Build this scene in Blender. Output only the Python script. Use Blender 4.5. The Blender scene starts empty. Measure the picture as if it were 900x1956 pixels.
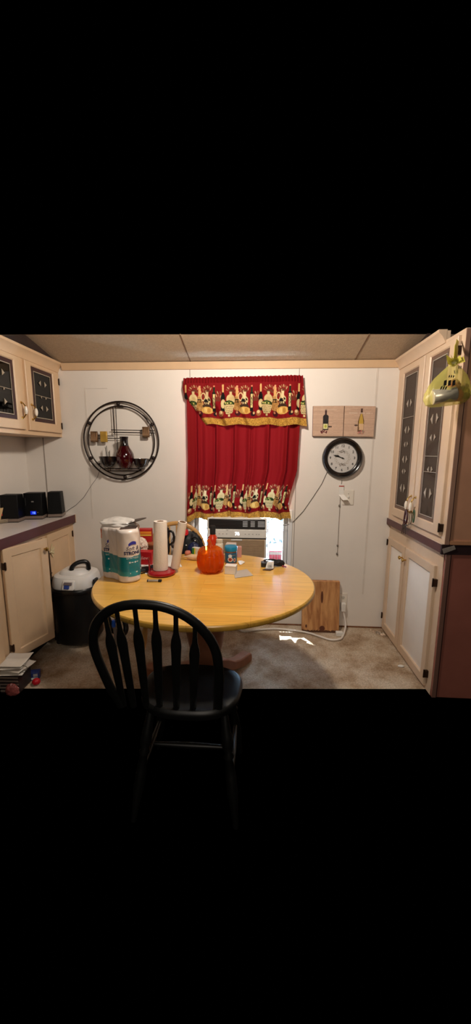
import bpy, bmesh, math, random
import numpy as np
from mathutils import Vector, Matrix
PI = math.pi
rnd = random.Random(7)
scn = bpy.context.scene
COL = scn.collection

# ------------------------------------------------------------------ camera
F_PX, YAW, PITCH, ROLL, DIST, HCAM = 681.1, .0606, .1627, .0054, 2.8845, 1.45
cy, sy = math.cos(YAW), math.sin(YAW)
cp, sp = math.cos(PITCH), math.sin(PITCH)
cr, sr = math.cos(ROLL), math.sin(ROLL)
_fw = Vector((-sy, cy, 0)); _rt = Vector((cy, sy, 0)); _up = Vector((0, 0, 1))
FWD = _fw * cp - _up * sp
_u2 = _up * cp + _fw * sp
RT = _rt * cr + _u2 * sr
UP = _u2 * cr - _rt * sr
CAM = Vector((0, -DIST, HCAM))
cam = bpy.data.objects.new('camera', bpy.data.cameras.new('camera'))
COL.objects.link(cam)
cam.matrix_world = Matrix(((RT.x, UP.x, -FWD.x, CAM.x), (RT.y, UP.y, -FWD.y, CAM.y), (RT.z, UP.z, -FWD.z, CAM.z), (0, 0, 0, 1)))
cam.data.sensor_fit = 'VERTICAL'; cam.data.sensor_height = 36
cam.data.lens = 36 * F_PX / 1956
cam.data.clip_start = .05
scn.camera = cam

def ray(px, py): return FWD * F_PX + RT * (px - 450) + UP * (978 - py)
def on_y(px, py, Y):
    d = ray(px, py); return CAM + d * ((Y - CAM.y) / d.y)
def on_z(px, py, Z):
    d = ray(px, py); return CAM + d * ((Z - CAM.z) / d.z)
def on_x(px, py, X):
    d = ray(px, py); return CAM + d * ((X - CAM.x) / d.x)

# ------------------------------------------------------------------ materials
def lin(c):
    return tuple((x / 255 / 12.92 if x / 255 <= .04045 else ((x / 255 + .055) / 1.055) ** 2.4) for x in c)

MATS = {}
def mat(name, rgb, rough=.5, metal=0, var=.06, scale=12, bump=0, bscale=80, spec=.5, coat=0, emit=None, estr=0, trans=0, attr=False, alpha=None):
    if name in MATS: return MATS[name]
    m = bpy.data.materials.new(name); m.use_nodes = True
    nt = m.node_tree; N = nt.nodes; L = nt.links
    b = N['Principled BSDF']
    c = lin(rgb)
    tc = N.new('ShaderNodeTexCoord')
    if attr:
        a = N.new('ShaderNodeAttribute'); a.attribute_name = 'print'
        base = a.outputs['Color']
    else:
        rg = N.new('ShaderNodeRGB'); rg.outputs[0].default_value = (*c, 1); base = rg.outputs[0]
    if var > 0:
        no = N.new('ShaderNodeTexNoise'); no.inputs['Scale'].default_value = scale; no.inputs['Detail'].default_value = 4
        L.new(tc.outputs['Object'], no.inputs['Vector'])
        mr = N.new('ShaderNodeMapRange'); mr.inputs['From Min'].default_value = .3; mr.inputs['From Max'].default_value = .7
        mr.inputs['To Min'].default_value = 1 - var; mr.inputs['To Max'].default_value = 1 + var
        L.new(no.outputs['Fac'], mr.inputs['Value'])
        mx = N.new('ShaderNodeVectorMath'); mx.operation = 'SCALE'
        L.new(base, mx.inputs[0]); L.new(mr.outputs[0], mx.inputs['Scale'])
        base = mx.outputs[0]
    L.new(base, b.inputs['Base Color'])
    b.inputs['Roughness'].default_value = rough
    b.inputs['Metallic'].default_value = metal
    b.inputs['Specular IOR Level'].default_value = spec
    b.inputs['Coat Weight'].default_value = coat
    b.inputs['Coat Roughness'].default_value = .12
    if bump > 0:
        n2 = N.new('ShaderNodeTexNoise'); n2.inputs['Scale'].default_value = bscale; n2.inputs['Detail'].default_value = 3
        L.new(tc.outputs['Object'], n2.inputs['Vector'])
        bp = N.new('ShaderNodeBump'); bp.inputs['Strength'].default_value = bump; bp.inputs['Distance'].default_value = .004
        L.new(n2.outputs['Fac'], bp.inputs['Height']); L.new(bp.outputs[0], b.inputs['Normal'])
    if emit:
        b.inputs['Emission Color'].default_value = (*lin(emit), 1); b.inputs['Emission Strength'].default_value = estr
    out = N['Material Output']
    if trans > 0:      # thin cloth or film: part of the light goes through
        t = N.new('ShaderNodeBsdfTranslucent'); L.new(base, t.inputs['Color'])
        ms = N.new('ShaderNodeMixShader'); ms.inputs[0].default_value = trans
        L.new(b.outputs[0], ms.inputs[1]); L.new(t.outputs[0], ms.inputs[2]); L.new(ms.outputs[0], out.inputs['Surface'])
    if alpha is not None:
        tr = N.new('ShaderNodeBsdfTransparent'); tr.inputs[0].default_value = (*[min(1, x * .25 + .75) for x in c], 1)
        ms = N.new('ShaderNodeMixShader'); ms.inputs[0].default_value = alpha
        src = out.inputs['Surface'].links[0].from_socket
        L.new(tr.outputs[0], ms.inputs[1]); L.new(src, ms.inputs[2]); L.new(ms.outputs[0], out.inputs['Surface'])
    MATS[name] = m
    return m

def glass_mat(name, tint, gloss=.08, rough=.03, haze=0, hz=(200, 200, 200)):
    if name in MATS: return MATS[name]
    m = bpy.data.materials.new(name); m.use_nodes = True
    nt = m.node_tree; N = nt.nodes; L = nt.links
    N.remove(N['Principled BSDF'])
    tr = N.new('ShaderNodeBsdfTransparent'); tr.inputs[0].default_value = (*lin(tint), 1)
    gl = N.new('ShaderNodeBsdfGlossy'); gl.inputs['Roughness'].default_value = rough
    ms = N.new('ShaderNodeMixShader'); ms.inputs[0].default_value = gloss
    L.new(tr.outputs[0], ms.inputs[1]); L.new(gl.outputs[0], ms.inputs[2])
    last = ms.outputs[0]
    if haze:
        df = N.new('ShaderNodeBsdfDiffuse'); df.inputs[0].default_value = (*lin(hz), 1)
        m2 = N.new('ShaderNodeMixShader'); m2.inputs[0].default_value = haze
        L.new(last, m2.inputs[1]); L.new(df.outputs[0], m2.inputs[2]); last = m2.outputs[0]
    L.new(last, N['Material Output'].inputs['Surface'])
    MATS[name] = m
    return m

# ------------------------------------------------------------------ mesh helpers
class MB:
    def __init__(s, P=None): s.v = []; s.f = []; s.P = P
    def add(s, vs, fs, P=None):
        k = len(s.v); P = P or s.P
        s.v += [tuple(P(*p)) if P else tuple(p) for p in vs]
        s.f += [tuple(i + k for i in f) for f in fs]
        return s
    def box(s, x0, x1, y0, y1, z0, z1, P=None):
        v = [(x, y, z) for z in (z0, z1) for y in (y0, y1) for x in (x0, x1)]
        return s.add(v, [(0, 2, 3, 1), (4, 5, 7, 6), (0, 1, 5, 4), (2, 6, 7, 3), (0, 4, 6, 2), (1, 3, 7, 5)], P)
    def lathe(s, prof, n=32, c=(0, 0, 0), P=None, mod=None):
        vs = []; fs = []
        for r, z in prof:
            for i in range(n):
                a = 2 * PI * i / n
                q = r * (mod(a, z) if mod else 1)
                vs.append((c[0] + q * math.cos(a), c[1] + q * math.sin(a), c[2] + z))
        for j in range(len(prof) - 1):
            for i in range(n):
                k = (i + 1) % n
                fs.append((j * n + i, j * n + k, (j + 1) * n + k, (j + 1) * n + i))
        if prof[0][0] > 1e-6: fs.append(tuple(range(n))[::-1])
        if prof[-1][0] > 1e-6: fs.append(tuple((len(prof) - 1) * n + i for i in range(n)))
        return s.add(vs, fs, P)
    def tube(s, pts, r, n=8, closed=False, P=None, flat=None):
        pts = [Vector(p) for p in pts]; m = len(pts)
        rs = r if isinstance(r, (list, tuple)) else [r] * m
        vs = []; fs = []; ref = None
        for i, p in enumerate(pts):
            a = pts[(i - 1) % m] if (closed or i > 0) else p
            b = pts[(i + 1) % m] if (closed or i < m - 1) else p
            t = (b - a).normalized()
            if ref is None:
                ref = Vector(flat) if flat else (Vector((0, 0, 1)) if abs(t.z) < .9 else Vector((1, 0, 0)))
            u = ref - t * ref.dot(t)
            if u.length < 1e-5: u = t.orthogonal()
            u.normalize()
            if not flat: ref = u
            w = t.cross(u)
            ri = rs[i]
            ru, rw = ri if isinstance(ri, tuple) else (ri, ri)
            for k in range(n):
                an = 2 * PI * k / n
                vs.append(p + u * (math.cos(an) * ru) + w * (math.sin(an) * rw))
        for i in range(m if closed else m - 1):
            j = (i + 1) % m
            for k in range(n):
                l = (k + 1) % n
                fs.append((i * n + k, i * n + l, j * n + l, j * n + k))
        if not closed:
            fs.append(tuple(range(n))[::-1]); fs.append(tuple((m - 1) * n + k for k in range(n)))
        return s.add(vs, fs, P)
    def prism(s, poly, t0, t1, axis='y', P=None):
        n = len(poly); vs = []
        for t in (t0, t1):
            for a, b in poly:
                vs.append((a, t, b) if axis == 'y' else ((t, a, b) if axis == 'x' else (a, b, t)))
        fs = [tuple(range(n))[::-1], tuple(range(n, 2 * n))] + [(i, (i + 1) % n, n + (i + 1) % n, n + i) for i in range(n)]
        return s.add(vs, fs, P)
    def rings(s, rings, cap0=True, cap1=True, loop=False, P=None):
        n = len(rings[0]); vs = [p for r in rings for p in r]; fs = []
        m = len(rings)
        for j in range(m if loop else m - 1):
            q = (j + 1) % m
            for i in range(n):
                k = (i + 1) % n
                fs.append((j * n + i, j * n + k, q * n + k, q * n + i))
        if not loop:
            if cap0: fs.append(tuple(range(n))[::-1])
            if cap1: fs.append(tuple((m - 1) * n + i for i in range(n)))
        return s.add(vs, fs, P)
    def grid(s, fn, nu, nv, P=None):
        vs = [fn(i / nu, j / nv) for j in range(nv + 1) for i in range(nu + 1)]
        fs = [(j * (nu + 1) + i, j * (nu + 1) + i + 1, (j + 1) * (nu + 1) + i + 1, (j + 1) * (nu + 1) + i) for j in range(nv) for i in range(nu)]
        return s.add(vs, fs, P)
    def build(s, name, m, parent=None, smooth=None, bev=0, recalc=True, seg=2, cols=None, solid=0):
        me = bpy.data.meshes.new(name)
        off = Vector((0, 0, 0))
        o = bpy.data.objects.new(name, me)
        COL.objects.link(o)
        if parent is not None:
            o.parent = parent
            inv = parent.get('_inv')
            M = WORLD[parent.name].inverted()
            s.v = [tuple(M @ Vector(p)) for p in s.v]
            WORLD[o.name] = WORLD[parent.name]
        else:
            WORLD[o.name] = Matrix()
        me.from_pydata(s.v, [], s.f)
        if recalc:
            bm = bmesh.new(); bm.from_mesh(me); bmesh.ops.recalc_face_normals(bm, faces=bm.faces); bm.to_mesh(me); bm.free()
        if cols is not None:
            ca = me.color_attributes.new('print', 'FLOAT_COLOR', 'POINT')
            arr = np.ones((len(s.v), 4), dtype=np.float32); arr[:, :3] = cols
            ca.data.foreach_set('color', arr.ravel())
        for k in (m if isinstance(m, (list, tuple)) else [m]): me.materials.append(k)
        if smooth is not None:
            me.shade_smooth(); me.set_sharp_from_angle(angle=math.radians(smooth))
        if bev:
            md = o.modifiers.new('bevel', 'BEVEL'); md.width = bev; md.segments = seg; md.limit_method = 'ANGLE'; md.angle_limit = math.radians(40)
            me.shade_smooth(); me.set_sharp_from_angle(angle=math.radians(50))
        if solid:
            md = o.modifiers.new('thickness', 'SOLIDIFY'); md.thickness = solid; md.offset = 0
        return o
WORLD = {}

def tag(o, label, cat, group=None):
    o['label'] = label; o['category'] = cat
    if group: o['group'] = group
    return o
def thing(name, label, cat, loc, rz=0, group=None):
    o = bpy.data.objects.new(name, None); COL.objects.link(o)
    o.empty_display_size = .05
    o.location = loc; o.rotation_euler = (0, 0, rz)
    WORLD[o.name] = Matrix.Translation(Vector(loc)) @ Matrix.Rotation(rz, 4, 'Z')
    return tag(o, label, cat, group)
def struct(o): o['kind'] = 'structure'; return o
def copy_tree(o, parent=None):
    c = o.copy(); COL.objects.link(c); WORLD[c.name] = WORLD[o.name]
    if parent is not None: c.parent = parent
    for ch in list(o.children): copy_tree(ch, c)
    return c

def text_geo(txt, size, shear=0, bold=0, extr=0.0):
    cu = bpy.data.curves.new('t', 'FONT'); cu.body = txt; cu.size = size; cu.align_x = 'CENTER'; cu.align_y = 'CENTER'
    cu.shear = shear; cu.offset = bold; cu.extrude = extr; cu.resolution_u = 3
    ob = bpy.data.objects.new('t', cu); COL.objects.link(ob)
    dg = bpy.context.evaluated_depsgraph_get(); dg.update()
    me = bpy.data.meshes.new_from_object(ob.evaluated_get(dg))
    V = [tuple(v.co) for v in me.vertices]; Fc = [tuple(p.vertices) for p in me.polygons]
    bpy.data.objects.remove(ob); bpy.data.curves.remove(cu); bpy.data.meshes.remove(me)
    return V, Fc

# basic materials
WALL = mat('wall_paint', (226, 218, 210), .55, var=.03, scale=3, bump=.08, bscale=120)
CEIL = mat('ceiling_texture', (186, 164, 138), .9, var=.08, scale=60, bump=.9, bscale=160)
CREAM = mat('cream_paint', (208, 176, 141), .42, var=.04, scale=9)
CREAM_R = mat('cream_paint_pale', (206, 180, 154), .42, var=.04, scale=9)
PANEL_R = mat('pale_panel_paint', (232, 224, 216), .42, var=.03, scale=9)
MAROON = mat('maroon_edge', (78, 34, 36), .4, var=.1, scale=20)
LAMI = mat('grey_laminate', (214, 204, 198), .35, var=.03)
DARKWOOD = mat('dark_filler', (46, 30, 24), .8, var=.2)
BLACK = mat('black_plastic', (14, 14, 15), .35, var=.1)
BLACKM = mat('black_matte', (18, 17, 18), .75, var=.15)
BRASS = mat('brass', (200, 165, 95), .25, metal=1, var=.05)
IRON = mat('dark_iron', (38, 26, 22), .5, metal=.4, var=.15)
WHITE = mat('white_plastic', (225, 222, 216), .35, var=.02)
PAPER = mat('white_paper', (226, 222, 216), .7, var=.03)
CHROME = mat('chrome', (190, 190, 190), .2, metal=1, var=.03)

# ------------------------------------------------------------------ room
XL, XR = -1.92, 1.42
SL = .228
def czi(y): return 2.142 - SL * y

# floor: carpet up to the line the photo shows
fl0 = on_z(-40, 1318, 0); fl1 = on_z(960, 1318, 0)
def carpet():
    m = bpy.data.materials.new('worn_carpet'); m.use_nodes = True
    nt = m.node_tree; N = nt.nodes; L = nt.links; b = N['Principled BSDF']
    tc = N.new('ShaderNodeTexCoord')
    n1 = N.new('ShaderNodeTexNoise'); n1.inputs['Scale'].default_value = 4.5; n1.inputs['Detail'].default_value = 6; n1.inputs['Roughness'].default_value = .65
    n2 = N.new('ShaderNodeTexNoise'); n2.inputs['Scale'].default_value = 90; n2.inputs['Detail'].default_value = 5; n2.inputs['Roughness'].default_value = .8
    r1 = N.new('ShaderNodeValToRGB')
    e = r1.color_ramp.elements
    e[0].position = .34; e[0].color = (*lin((146, 120, 94)), 1)
    e[1].position = .62; e[1].color = (*lin((202, 186, 166)), 1)
    k = e.new(.48); k.color = (*lin((182, 160, 136)), 1)
    mr = N.new('ShaderNodeMapRange'); mr.inputs['From Min'].default_value = .3; mr.inputs['From Max'].default_value = .7
    mr.inputs['To Min'].default_value = .55; mr.inputs['To Max'].default_value = 1.4
    mx = N.new('ShaderNodeVectorMath'); mx.operation = 'SCALE'
    for n in (n1, n2): L.new(tc.outputs['Object'], n.inputs['Vector'])
    L.new(n1.outputs['Fac'], r1.inputs[0]); L.new(n2.outputs['Fac'], mr.inputs[0])
    # fine noise scales the blotchy carpet colour
    L.new(r1.outputs[0], mx.inputs[0]); L.new(mr.outputs[0], mx.inputs['Scale'])
    L.new(mx.outputs[0], b.inputs['Base Color']); b.inputs['Roughness'].default_value = .95; b.inputs['Specular IOR Level'].default_value = .1
    bp = N.new('ShaderNodeBump'); bp.inputs['Strength'].default_value = .7; bp.inputs['Distance'].default_value = .006
    L.new(n2.outputs['Fac'], bp.inputs['Height']); L.new(bp.outputs[0], b.inputs['Normal'])
    return m
mb = MB()
v = [(XL, .12, 0), (XR, .12, 0), (XR, fl1.y, 0), (XL, fl0.y, 0)]
mb.add(v + [(x, y + (.1 if y < 0 else 0), -.03) for x, y, z in v], [(0, 1, 2, 3), (7, 6, 5, 4), (0, 4, 5, 1), (1, 5, 6, 2), (2, 6, 7, 3), (3, 7, 4, 0)])
struct(mb.build('floor', carpet()))

# ceiling: sloped, seen only near the back wall
def on_ceil(px, py):
    d = ray(px, py); t = (2.142 - SL * CAM.y - CAM.z) / (d.z + SL * d.y); return CAM + d * t
c0 = on_ceil(0, 638.5).y; c1 = on_ceil(900, 638.5).y
mb = MB()
v = [(XL, .1, czi(.1)), (XR, .1, czi(.1)), (XR, c1, czi(c1)), (XL, c0, czi(c0))]
mb.add(v + [(x, y + (.05 if y < 0 else 0), z + .012) for x, y, z in v], [(0, 1, 2, 3), (7, 6, 5, 4), (0, 4, 5, 1), (1, 5, 6, 2), (2, 6, 7, 3), (3, 7, 4, 0)])
cl = struct(mb.build('ceiling', CEIL))
for i, x in enumerate((-.527, .715)):
    mb = MB(); mb.box(x - .0035, x + .0035, (c0 + (c1 - c0) * (x - XL) / (XR - XL)), 0, -.002, .004, P=lambda a, b, c: (a, b, czi(b) + c - .001))
    mb.build('panel_seam', mat('seam_brown', (118, 90, 68), .9), cl)

# back wall with window opening
WX0, WX1, WZ0, WZ1 = -.515, .255, .5, 1.95
mb = MB()
T = .1
mb.box(XL, WX0, 0, T, 0, 2.15); mb.box(WX1, XR, 0, T, 0, 2.15)
mb.box(WX0, WX1, 0, T, 0, WZ0); mb.box(WX0, WX1, 0, T, WZ1, 2.15)
struct(mb.build('wall_back', WALL))
mb = MB(); mb.prism([(.1, 0), (.1, 2.12), (c0, czi(c0)), (c0 - .05, 2.14), (-1.2, 2.14), (-1.2, 0)], XL - .1, XL, 'x')
struct(mb.build('wall_left', WALL))
mb = MB(); mb.prism([(.1, 0), (.1, 2.12), (c1, czi(c1)), (c1 - .05, 2.088), (-.85, 2.088), (-.85, 0)], XR, XR + .04, 'x')
struct(mb.build('wall_right', WALL))
# crown strip along the back wall
mb = MB(); mb.prism([(-.001, 2.090), (-.014, 2.092), (-.016, 2.10), (-.024, 2.125), (-.030, 2.142), (-.001, 2.142)], -1.555, 1.045, 'x')
struct(mb.build('trim_1', CREAM, smooth=30))
# wall panel battens / seams
for i, (x, w, z0, z1, dz) in enumerate([(-1.384, .012, .9, 1.96, .002), (.892, .014, .3, 2.09, .0025), (-.536, .005, 2.02, 2.09, .0015), (.308, .005, .1, 2.09, .0015), (-1.762, .007, .93, 1.57, .003)]):
    mb = MB(); mb.box(x - w / 2, x + w / 2, -dz, 0, z0, z1)
    struct(mb.build('trim_%d' % (i + 2), mat('batten_paint', (214, 205, 196), .5) if i < 2 else mat('seam_dark', (150, 140, 132), .6)))
mb = MB(); mb.box(-1.384, -1.20, -.0015, 0, 1.952, 1.958)
struct(mb.build('trim_7', MATS['batten_paint']))
# worn base line of the wall
mb = MB(); mb.box(-.4, 1.07, -.004, 0, 0, .012)
struct(mb.build('baseboard_back', mat('dirty_edge', (120, 78, 48), .9, var=.4, scale=40)))

# window frame and panes
WINW = mat('window_vinyl', (228, 228, 230), .35, var=.02)
win = bpy.data.objects.new('window_1', None); COL.objects.link(win); WORLD[win.name] = Matrix(); struct(win)
mb = MB()
fr = .03
mb.box(WX0, WX0 + fr, .03, .09, WZ0, WZ1); mb.box(WX1 - fr, WX1, .03, .09, WZ0, WZ1)
mb.box(WX0, WX1, .03, .09, WZ0, WZ0 + fr); mb.box(WX0, WX1, .03, .09, WZ1 - fr, WZ1)
mb.box(WX0 + fr, WX1 - fr, .03, .07, .97, 1.01)
mb.build('window_frame', WINW, win, bev=.003)
# casing on the room side
mb = MB(); mb.box(WX1, WX1 + .035, -.014, .03, WZ0 - .02, 1.0); mb.box(WX0 - .03, WX0, -.014, .03, WZ0 - .02, 1.0); mb.box(WX0 - .03, WX1 + .035, -.02, .03, WZ0 - .04, WZ0)
mb.build('window_casing', WINW, win, bev=.003)
mb = MB(); mb.box(WX0 + fr, WX1 - fr, .058, .062, WZ0 + fr, WZ1 - fr)
mb.build('window_pane', glass_mat('clear_glass', (236, 244, 250), .06, .02), win)
# accordion-side frames beside the air conditioner
mb = MB()
for x0, x1 in ((WX0 + .03, -.405), (.088, WX1 - .03)):
    mb.box(x0, x0 + .008, .005, .03, .53, .95); mb.box(x1 - .008, x1, .005, .03, .53, .95); mb.box(x0, x1, .005, .03, .94, .955)
    n = 6
    for k in range(1, n):
        x = x0 + (x1 - x0) * k / n
        mb.box(x - .0012, x + .0012, .012, .022, .53, .94)
mb.build('side_panel_frame', WINW, win)
mb = MB(); mb.box(.16, .245, -.01, .03, .957, .968)
mb.build('sash_latch', mat('navy_plastic', (40, 52, 84), .4), win)

# outdoors, bright haze with foliage
def outdoors():
    m = bpy.data.materials.new('bright_outdoors'); m.use_nodes = True
    nt = m.node_tree; N = nt.nodes; L = nt.links; N.remove(N['Principled BSDF'])
    tc = N.new('ShaderNodeTexCoord'); no = N.new('ShaderNodeTexNoise'); no.inputs['Scale'].default_value = 15; no.inputs['Detail'].default_value = 8
    L.new(tc.outputs['Object'], no.inputs['Vector'])
    cr_ = N.new('ShaderNodeValToRGB'); e = cr_.color_ramp.elements
    e[0].position = .40; e[0].color = (.006, .010, .012, 1); e[1].position = .52; e[1].color = (.66, .90, 1.12, 1)
    L.new(no.outputs['Fac'], cr_.inputs[0])
    em = N.new('ShaderNodeEmission'); em.inputs['Strength'].default_value = 75.0
    L.new(cr_.outputs[0], em.inputs[0]); L.new(em.outputs[0], N['Material Output'].inputs[0])
    return m
mb = MB(); mb.box(-1.25, 1.0, .70, .72, .0, 2.42)
sk = mb.build('outdoor_sky', outdoors()); struct(sk)

# ------------------------------------------------------------------ air conditioner
ACW = mat('ac_white', (232, 228, 222), .4, var=.02)
t = thing('air_conditioner', 'white window air conditioner with black louvre strip under the red curtain', 'air conditioner', (-.16, -.03, .56))
x0, x1 = -.40, .082
mb = MB(); mb.box(x0, x1, -.08, .28, .55, .94); mb.build('housing', ACW, t, bev=.012, seg=3)
mb = MB(); mb.box(x0 + .012, x1 - .012, -.086, -.06, .848, .932); mb.build('vent_bezel', BLACK, t, bev=.01, seg=3)
for i in range(6):
    z = .858 + i * .0125
    mb = MB(); mb.box(x0 + .02, x1 - .02, -.0895, -.0855, z, z + .003); mb.build('louver', mat('vent_grey', (52, 52, 54), .4), t)
for i, (a, b) in enumerate([(.60, .68), (.73, .80), (.85, .965)]):
    W = x1 - x0
    for k in range(4):
        mb = MB(); mb.box(x0 + W * a, x0 + W * b, -.0905, -.0893, .872 + k * .0125, .878 + k * .0125)
        mb.build('vent_slat', mat('bright_slat', (200, 205, 210), .3), t)
mb = MB(); mb.box(x0 + .004, x1 - .004, -.088, -.07, .778, .845); mb.build('control_panel', mat('ac_panel', (230, 226, 220), .4), t, bev=.004)
V, Fc = text_geo('76', .036, bold=.0012)
mb = MB(); mb.add([(p[0] - .155, -.0892, p[1] + .812) for p in V], Fc); mb.build('display_digits', mat('display_glow', (255, 255, 255), emit=(255, 255, 255), estr=2.5), t)
for x in (-.33, -.30, -.27, -.24, -.09, -.06, -.03, 0.0, .02):
    mb = MB(); mb.box(x - .005, x + .005, -.0890, -.0875, .808, .813); mb.build('button_mark', mat('grey_mark', (150, 148, 146), .5), t)
mb = MB(); mb.box(x0 + .004, x1 - .004, -.083, -.075, .770, .776); mb.build('panel_gap', BLACKM, t)
mb = MB(); mb.box(x0 + .015, x1 - .015, -.087, -.07, .565, .768); 
mb.build('intake_grille', mat('tan_grille', (172, 146, 116), .5, var=.1, scale=30), t, bev=.004)
for k in range(14):
    mb = MB(); mb.box(x0 + .02, x1 - .02, -.0885, -.0868, .575 + k * .0135, .579 + k * .0135); mb.build('grille_slat', mat('tan_slat', (150, 124, 98), .5), t)
mb = MB(); mb.box(-.205, -.115, -.091, -.086, .756, .768); mb.build('badge', mat('ac_white2', (226, 224, 220), .35), t, bev=.002)
mb = MB(); mb.lathe([(.0001, 0), (.006, 0), (.006, .004), (.0001, .006)], 12, P=lambda a, b, c: (-.235 + a, -.088 - c, .846 + b)); mb.build('indicator', WHITE, t)

# ------------------------------------------------------------------ printed curtains
def ell(U, V, cu, cv, ru, rv, rot=0):
    c, s = math.cos(rot), math.sin(rot); a = U - cu; b = V - cv
    return ((a * c + b * s) / ru) ** 2 + ((-a * s + b * c) / rv) ** 2 < 1
def rec(U, V, a, b, c, d): return (U > a) & (U < b) & (V > c) & (V < d)
RED = np.array(lin((124, 13, 18)))
def hashn(a, b): return np.mod(np.sin(a * 127.1 + b * 311.7) * 43758.5453, 1)
def motif(C, U, V, asp):
    """C colours; U 0..1 across one repeat, V 0..1 above the gold hem; asp width/height of the repeat"""
    c = lambda *r: np.array(lin(r))
    def put(mask, col): C[mask] = col
    def E_(cu, cv, r, k=1.0, rot=0, col=None, both=True):
        for d in (-1, 0, 1):
            put(ell((U + d) * asp, V, cu * asp, cv, r, r * k, rot), col)
    tan, cream, dk, grn, olive = c(176, 132, 78), c(204, 180, 130), c(16, 13, 12), c(30, 46, 20), c(84, 98, 40)
    # leaf sprigs
    for cu, cv0, n, h in ((.36, .64, 7, .27), (.70, .66, 6, .24), (.02, .40, 4, .34), (.98, .36, 4, .30), (.60, .44, 5, .36)):
        for i in range(n):
            a = (i - (n - 1) / 2) * .28; L_ = h * (.55 + .45 * math.cos(a))
            E_(cu + math.sin(a) * L_ * .8 / asp, cv0 + math.cos(a) * L_ * .9, .015, 3.0, -a + .3, c(186, 150, 108) if i % 2 else c(140, 84, 56))
            E_(cu + math.sin(a) * L_ * .45 / asp, cv0 + math.cos(a) * L_ * .5, .013, 2.8, -a - .4, c(96, 58, 38))
    # wicker pitcher
    put(rec(U, V, .45, .55, .22, .62), tan); E_(.50, .36, .12, 1.35, 0, tan)
    put(rec(U, V, .47, .535, .6, .84), c(206, 160, 100)); put(rec(U, V, .48, .525, .82, .9), c(214, 150, 110))
    mk = rec(U, V, .42, .58, .2, .5) & (hashn(np.floor(U * 90), np.floor(V * 34)) > .6); put(mk, c(150, 104, 50))
    put(rec(U, V, .43, .57, .44, .53) & (hashn(np.floor(U * 60), np.floor(V * 26)) > .45), dk)
    # handle
    for d in (0,):
        put(ell(U * asp, V, .60 * asp, .60, .075, .12) & ~ell(U * asp, V, .595 * asp, .60, .048, .085), cream)
    # olive jar
    E_(.70, .5, .10, 1.25, 0, cream); put(rec(U, V, .665, .735, .55, .74), c(220, 196, 150))
    m2 = (ell(U * asp, V, .70 * asp, .45, .10, .13)) & (hashn(np.floor(U * 48), np.floor(V * 22)) > .45); put(m2, dk)
    E_(.70, .34, .13, .5, 0, c(60, 40, 26))
    # bread basket
    E_(.71, .22, .17, .62, 0, c(206, 160, 84)); E_(.66, .22, .05, 1.5, 0, c(222, 184, 110)); E_(.75, .22, .05, 1.5, 0, c(180, 130, 62))
    # round vase
    E_(.33, .52, .125, 1.15, 0, cream); put(rec(U, V, .30, .365, .6, .74), cream); E_(.33, .52, .07, 1.1, 0, c(196, 170, 120)); E_(.33, .52, .05, 1.0, 0, c(190, 164, 114))
    # wine bottle
    put(rec(U, V, .075, .175, .2, .56), dk); E_(.125, .56, .055 * 1.15, 2.0, 0, dk); put(rec(U, V, .10, .15, .6, .76), dk)
    put(rec(U, V, .102, .148, .72, .93), c(210, 164, 104)); E_(.13, .40, .066, 1.75, 0, cream); E_(.13, .40, .042, 1.6, 0, c(208, 190, 140))
    # tall flask
    put(rec(U, V, .845, .93, .2, .72), dk); put(rec(U, V, .865, .912, .7, .86), c(34, 40, 22)); put(rec(U, V, .868, .91, .86, .9), c(206, 120, 90))
    put(rec(U, V, .862, .915, .3, .66), c(214, 190, 130)); put(rec(U, V, .872, .905, .36, .6) & (hashn(np.floor(U * 80), np.floor(V * 30)) > .6), dk)
    # bowl of olives
    E_(.29, .40, .155, .55, 0, grn)
    for i in range(16):
        E_(.29 + (rnd.random() - .5) * .24 / asp * 1.0, .40 + (rnd.random() - .5) * .12, .022, 1, 0, olive if i % 3 else c(200, 190, 110))
    bw = (V > .12) & (V < .38) & (np.abs(U - .29) * asp < .075 + np.sqrt(np.clip((V - .12) / .26, 0, 1)) * .075)
    put(bw, cream)
    put(bw & (np.mod(U * asp * 22 + np.floor(V * 20) * .5, 1) < .45) & (np.mod(V * 20, 1) < .5), dk)
    put(rec(U, V, .265, .315, .04, .11), cream)
    # eggplant, garlic, pepper
    E_(.08, .14, .075, 1.1, 0, c(150, 96, 60)); E_(.07, .17, .045, 1, 0, c(222, 190, 140))
    E_(.52, .12, .08, .95, 0, c(60, 16, 22)); E_(.50, .15, .03, 1, 0, c(190, 120, 90))
    E_(.93, .13, .07, 1.0, 0, c(36, 18, 20)); E_(.95, .15, .03, 1.2, 0, c(200, 160, 110))
    for cu in (.2, .4, .62, .8):
        E_(cu, .03, .018, 1, 0, c(90, 20, 24))

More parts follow.
